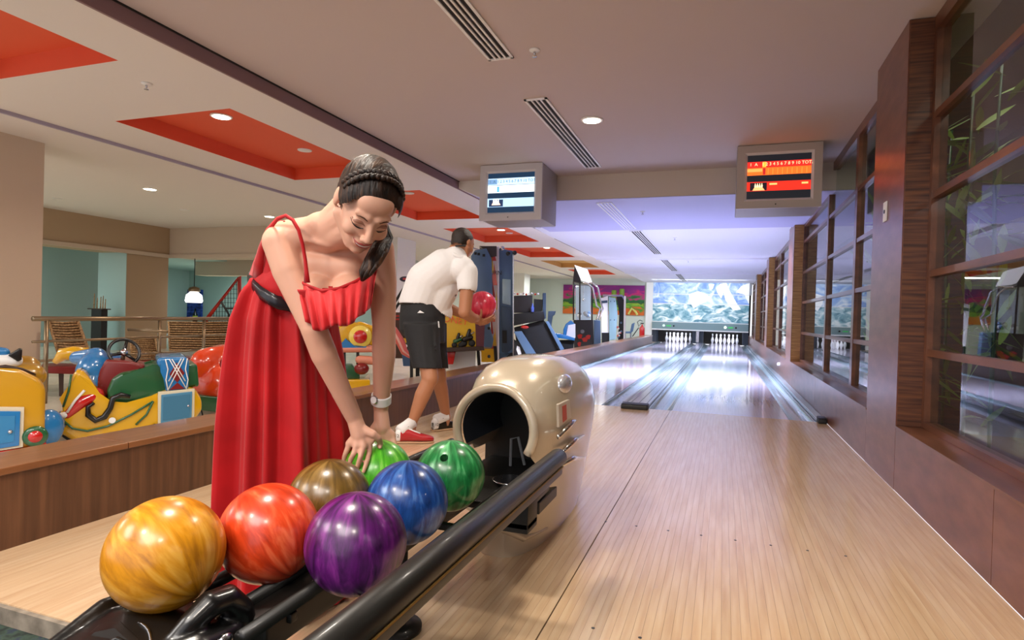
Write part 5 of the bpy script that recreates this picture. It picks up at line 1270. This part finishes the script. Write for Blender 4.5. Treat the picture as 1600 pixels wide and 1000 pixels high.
slab(L, D_, [(602,560),(608,560),(608,598),(602,598)], .1, .2, .002).build('leg', 'blackr', t); slab(L, D_, [(650,556),(656,556),(656,592),(650,592)], .1, .2, .002).build('leg', 'blackr', t)
for k in range(16):
    random.seed(k+50); MB().ell(L(628+random.random()*18, 515+random.random()*32, -.02), (.03,.03,.03)).build('cluster_knob', ['blackp','yel','grn'][k % 3], t, True)
# yellow racing cabinet
o_, L, D_, sc_ = local(715, 600, 7.6)
t = thing('motorbike_arcade', o_, 'yellow arcade cabinet with printed motorbikes behind the man', 'arcade game')
slab(L, D_, [(690,485),(748,494),(750,538),(746,542),(690,544)], 0, .7, .01).build('side_panel', mat('golden panel', 'e0b424', .4), t, 'auto')
slab(L, D_, [(686,482),(748,492),(748,498),(686,488)], -.02, .3, .005).build('top_edge', 'maroon', t)
slab(L, D_, [(742,490),(758,495),(756,545),(744,545)], -.01, .5, .01).build('dark_panel', mat('wine panel', '5a2430', .5), t)
text('MONEY', 'sign_text', L(706,500,-.012), r0-Vector((0,0,.12)), Vector((0,0,1)), .12, mat('orange letters', 'f0702c', .5), t)
for bx, by, s_ in ((715,533,1.0), (731,530,1.25)):
    for dx in (-5, 5): MB().lathe([(.035*s_, 0), (.035*s_, .02), (.015*s_, .022)], L(bx+dx*s_, by+6, -.01), -D_, 16).build('bike_wheel', 'blackr', t, True)
    MB().cap(L(bx-4*s_, by, -.03), L(bx+4*s_, by-3, -.03), .028*s_, .022*s_).build('bike_body', 'grn' if s_ == 1 else 'blackp', t, True)
    MB().cap(L(bx, by-4*s_, -.03), L(bx+2*s_, by-11*s_, -.03), .022*s_, .018*s_).build('rider_print', 'blackp', t, True)
    MB().tube([L(bx+3*s_, by-6*s_, -.03), L(bx+8*s_, by-9*s_, -.03)], .009, 6).build('handlebar', 'silver', t, True)
slab(L, D_, [(690,543),(755,541),(757,547),(690,550)], -.06, .6, .005).build('shelf', 'brn', t)
slab(L, D_, [(694,550),(712,550),(708,570),(694,570)], .05, .3, .01).build('red_seat', 'redg', t, 'auto')
slab(L, D_, [(700,552),(745,548),(742,606),(700,606)], .35, .6, .01).build('pedestal', 'white', t, 'auto')
# slate gun cabinets with flames
def flames(L, D_, par, x0, x1, y0, y1, d, seed):
    random.seed(seed)
    for k in range(9):
        x = x0+(x1-x0)*random.random(); y = y1-(y1-y0)*k/9; h = 22+18*random.random(); w_ = 3+3*random.random()
        MB().prism([L(max(x0,x-w_), y, d), L(max(x0,x-w_*.8), y-h*.4, d), L(x-w_*.1, y-h*.6, d), L(x, max(y0, y-h), d), L(min(x1,x+w_*.5), y-h*.5, d), L(min(x1,x+w_), y, d)], D_*.004).build('flame_print', ['orangeg','yel','wire'][k % 3], par)
o_, L, D_, sc_ = local(750, 600, 9.0)
t = thing('arcade_cabinet', o_, 'tall slate blue arcade cabinet with a flame printed side', 'arcade cabinet')
slab(L, D_, [(742,391),(760,388),(768,404),(770,470),(765,510),(771,530),(769,543),(749,541),(747,515),(738,500),(736,400)], 0, .05, .004).build('side_panel', 'slate', t, 'auto')
bkp = slab(L, D_, [(748,385),(778,385),(778,562),(764,562),(749,548),(768,520),(768,404),(760,388)], .05, .1, .004).build('printed_panel', mat('printed cream', 'c9b8a8', .5), t, 'auto')
slab(L, D_, [(749,384),(776,384),(776,400),(764,402),(758,390)], .03, .5, .003).build('dark_top', mat('dark top', '2e2420', .5), t)
flames(L, D_, t, 767, 777, 388, 560, .046, 3)
text('BURN', 'sign_text', L(772,426,.04), r0, Vector((0,0,1)), .09, 'blackr', t)
for (x, y) in ((743,396),(748,397),(756,399),(754,513),(764,513)): slab(L, D_, [(x-2,y-2),(x+2,y-2),(x+2,y+2),(x-2,y+2)], -.006, 0, .001).build('slot', 'blackr', t)
for x in (747, 774): slab(L, D_, [(x-3,541),(x+2,541),(x+5,584),(x,584)], .0, .06, .002).build('leg', 'blackr', t)
slab(L, D_, [(752,545),(772,545),(774,566),(752,566)], .02, .06, .002).build('yellow_panel', 'yel', t)
MB().ell(L(764,557,.01), (.025,.008,.025)).build('star_mark', 'blackr', t)
for x, y in ((755,523),(752,527)): MB().lathe([(.012, 0), (.012, .006)], L(x, y, 0), -D_, 10).build('bolt', 'silver', t)
o_, L, D_, sc_ = local(790, 600, 9.3)
t = thing('arcade_cabinet', o_, 'slate blue cabinet standing edge on with round lamps on top', 'arcade cabinet')
slab(L, D_, [(780,388),(802,392),(802,550),(796,552),(786,562),(780,562)], 0, .5, .01).build('shell', 'slate', t, 'auto')
slab(L, D_, [(777,385),(780,385),(780,562),(777,562)], -.02, .5, .002).build('white_edge', 'white', t); slab(L, D_, [(801,392),(803,392),(803,562),(801,562)], -.02, .5, .002).build('chrome_edge', 'silver', t)
slab(L, D_, [(785,436),(798,437),(798,477),(785,474)], -.02, 0, .004).build('glass_panel', mat('pale glass panel', '9ab4b4', .15), t, 'auto')
slab(L, D_, [(783,478),(799,480),(800,545),(792,552),(784,550)], -.04, 0, .01).build('lower_bulge', 'slated', t, 'auto'); slab(L, D_, [(785,516),(792,516),(792,536),(785,536)], -.05, -.03, .003).build('coin_slot', 'blackr', t)
for x, y in ((785,389),(794,397),(804,396)): MB().lathe([(.035, 0), (.035, .05), (.02, .06)], L(x, y, -.05), -D_, 14).build('round_lamp', 'blackp' if x > 790 else 'silver', t, True)
slab(L, D_, [(780,551),(802,551),(802,564),(780,564)], .0, .45, .004).build('plinth', 'blackr', t)
# air hockey / piano-like machine
o_, L, D_, sc_ = local(830, 580, 11.4)
t = thing('driving_simulator', o_, 'black slanted arcade machine with red and silver top trim', 'arcade game')
slab(L, D_, [(803,462),(832,461),(832,488),(803,489)], 0, .6, .01).build('speaker_box', mat('charcoal box', '2b2725', .5), t, 'auto')
slab(L, D_, [(834,467),(848,468),(847,486),(834,488)], -.02, .4, .004).build('screen', 'screen', t)
slab(L, D_, [(803,490),(850,486),(852,497),(850,500),(803,509)], -.1, .5, .01).build('console', 'blackm', t, 'auto')
slab(L, D_, [(848,458),(853,458),(853,498),(848,498)], -.1, .5, .004).build('upright', 'slated', t)
slab(L, D_, [(803,512),(850,500),(880,546),(880,567),(812,567)], 0, .5, .01).build('black_body', 'shellin', t, 'auto')
slab(L, D_, [(803,518),(815,517),(840,556),(826,560)], -.12, .0, .006).build('slanted_leg', 'slate', t, 'auto'); slab(L, D_, [(852,502),(857,502),(881,545),(876,548)], -.08, .02, .006).build('slanted_leg', 'slate', t, 'auto')
slab(L, D_, [(803,530),(812,535),(826,560),(803,560)], -.05, .0, .004).build('front_panel', 'blackr', t)
slab(L, D_, [(808,540),(812,542),(815,553),(810,554),(807,546)], -.06, -.05, .001).build('white_badge', 'white', t)
random.seed(9)
for k in range(9): q = L(804+k*4.6, 460-random.random()*1.5, 0); MB().ell(q, (.02,.02,.02)).build('top_ornament', ['silver','wire','white'][k % 3], t, True)
q = L(832,485,-.1); MB().lathe([(.03, -.03), (.03, .05), (.012, .10), (.012, .13)], q, seg=12).build('bottle', mat('bottle blue', '5a70c0', .2), t, True)
MB().ell(L(820,511,-.1), (.08,.04,.03)).build('red_control', 'wire', t, True)
# blue and white ride-on
o_, L, D_, sc_ = local(885, 575, 12.6)
t = thing('ride_on_simulator', o_, 'blue and white ride-on jet ski game beside the claw machine', 'arcade game')
slab(L, D_, [(884,506),(892,500),(898,506),(896,528),(880,528),(880,515)], 0, .4, .02).build('blue_hood', 'blu', t, 'auto')
slab(L, D_, [(862,520),(880,522),(898,528),(898,532),(868,527)], -.1, .5, .01).build('blue_hull', 'blu', t, 'auto'); slab(L, D_, [(888,508),(899,506),(899,528),(884,528)], -.03, .0, .004).build('white_side', 'white', t, 'auto')
slab(L, D_, [(856,486),(868,486),(866,492),(862,494),(860,518),(854,516)], .2, .6, .01).build('display_post', 'slate', t, 'auto')
slab(L, D_, [(868,532),(897,532),(895,562),(872,562)], .05, .4, .01).build('dark_base', 'shellin', t, 'auto')
# claw machine
o_, L, D_, sc_ = local(912, 560, 14.9)
t = thing('claw_machine', o_, 'black claw machine with a slanted white header and chrome bars', 'arcade game')
slab(L, D_, [(896,500),(927,500),(928,551),(897,551)], 0, .55, .01).build('base_cabinet', mat('charcoal cabinet', '2a2a2c', .45), t, 'auto')
slab(L, D_, [(928,500),(938,501),(939,548),(928,551)], 0, .5, .01).build('blue_side', 'slate', t, 'auto')
slab(L, D_, [(895,440),(898,414),(907,436),(908,442)], 0, .5, .004).build('header_side', mat('header dark', '2a2422', .5), t, 'auto')
slab(L, D_, [(897.5,414),(918,421),(925,440),(908,437)], -.03, .5, .004).build('white_header', glow('header with added glow', 'f4f6fa', .6), t, 'auto')  # slight glow put into the white header to lift it from grey
for a, b in (((896,440),(896,500)), ((906,440),(906,500)), ((925,441),(925,500))): MB().tube([L(*a), L(*b)], .02, 8).build('pillar', 'blackp', t, True)
slab(L, D_, [(897,442),(925,442),(925,500),(897,500)], .01, .014, .0005).build('front_glass', 'glass', t)
slab(L, D_, [(899,444),(923,444),(923,500),(899,500)], .48, .5, .001).build('back_wall', mat('pale blue back', 'a8bccc', .4), t)
MB().tube([L(912,445,.2), L(912,465,.2)], .01, 6).build('claw_cable', 'silver', t, True); MB().ell(L(912,468,.2), (.04,.04,.04)).build('claw', 'silver', t, True)
random.seed(4)
for k in range(10): MB().ell(L(901+random.random()*21, 494-random.random()*6, .1+.25*random.random()), (.05,.05,.05)).build('prize', ['white','grey','blu','brn'][k % 4], t, True)
for dx in (0, 8): MB().tube([L(908+dx,442,-.05), L(918+dx,443,-.12), L(926+dx,450,-.12), L(932+dx,478,-.12), L(938+dx*.5,482,-.1), L(932+dx*.5,500,-.05)], .022, 8).build('curved_bar', 'chrome', t, True)
mb = MB().lathe([(.05, 0), (.04, .02)], L(910,518,-.0), -D_, 16); mb.build('round_emblem', 'grey', t)
for x, y, a in ((906,526,4), (914,531,5), (919,527,4), (905,538,3)): MB().prism([L(x-a,y-2,-.004), L(x,y-4,-.004), L(x+a,y-3,-.004), L(x+a*.6,y+3,-.004), L(x-a*.5,y+3,-.004)], -D_*.004).build('red_print', 'wire', t)
# white and teal cabinets
o_, L, D_, sc_ = local(950, 555, 16.6)
t = thing('arcade_cabinet', o_, 'white and teal arcade cabinet right of the claw machine', 'arcade cabinet')
slab(L, D_, [(939,466),(950,462),(952,520),(940,520)], .05, .6, .01).build('white_panel', 'white', t, 'auto')
slab(L, D_, [(951,464),(962,466),(965,490),(962,530),(952,532)], -.05, .6, .01).build('teal_side', mat('grey teal side', '7f9ca0', .4), t, 'auto')
slab(L, D_, [(940,520),(952,520),(952,547),(940,547)], .05, .6, .01).build('black_base', 'blackr', t)
for yy in (471, 500): 
    for xx in (954, 960): MB().ell(L(xx,yy,-.055), (.012,.006,.02)).build('vent_hole', 'slated', t)
slab(L, D_, [(940,470),(949,469),(949,473),(940,474)], .03, .05, .001).build('dark_logo', 'slated', t)
o_, L, D_, sc_ = local(968, 550, 18.6)
t = thing('arcade_cabinet', o_, 'dark arcade cabinet with white edge nearest the jungle mural', 'arcade cabinet')
slab(L, D_, [(963,462),(975,462),(975,542),(965,542),(968,490)], 0, .6, .01).build('dark_body', 'blackr', t, 'auto')
slab(L, D_, [(975,462),(978,463),(977,530),(974,531)], -.05, .5, .004).build('white_edge', 'white', t)
MB().tube([L(942,462), L(972,462), L(976,468)], .03, 8).build('top_bar', mat('lilac metal', '9a98c8', .3, .5), t, True)
random.seed(12)
for k in range(10): MB().ell(L(965+random.random()*8, 500+random.random()*30, -.02), (.035,.02,.035)).build('light_dot', ['white','slate','pinkb'][k % 3], t, True)
# chair and fire extinguisher at the back
o_, L, D_, sc_ = local(985, 530, 20.6)
t = thing('plastic_chair', o_, 'grey chair near the fire extinguisher at the back wall', 'chair')
slab(L, D_, [(987,506),(992,504),(989,518),(984,520)], 0, .4, .02).build('backrest', 'slate', t, 'auto'); slab(L, D_, [(974,518),(988,518),(986,521),(974,521)], 0, .45, .01).build('seat', 'slate', t, 'auto')
for xx, d in ((976,.02), (985,.02), (977,.4), (986,.4)): MB().tube([L(xx,520,d), L(xx,540,d)], .015, 6).build('leg', 'grey', t, True)
o_, L, D_, sc_ = local(1003, 530, 23.0)
t = thing('fire_extinguisher', o_, 'red fire extinguisher against the back wall beside the lanes', 'fire extinguisher')
MB().lathe([(.09, -.405), (.10, -.38), (.10, .16), (.06, .22), (.03, .24), (.03, .30)], L(1003,519), seg=16).build('cylinder', 'redg', t, True)
MB().box(L(1001,506), L(1006,504.5,.05)).build('valve', 'blackr', t)
MB().tube([L(1001,506,-.02), L(998,510,-.05), L(996,503,-.05), L(1000,500,-.05), L(1004,502,-.05)], .014, 8).build('hose', 'blackr', t, True)
MB().tube([L(998,512,0), L(988,526,0)], .02, 6).build('stand_bar', 'blackr', t, True)
# merged loose bits are settled on what carries them
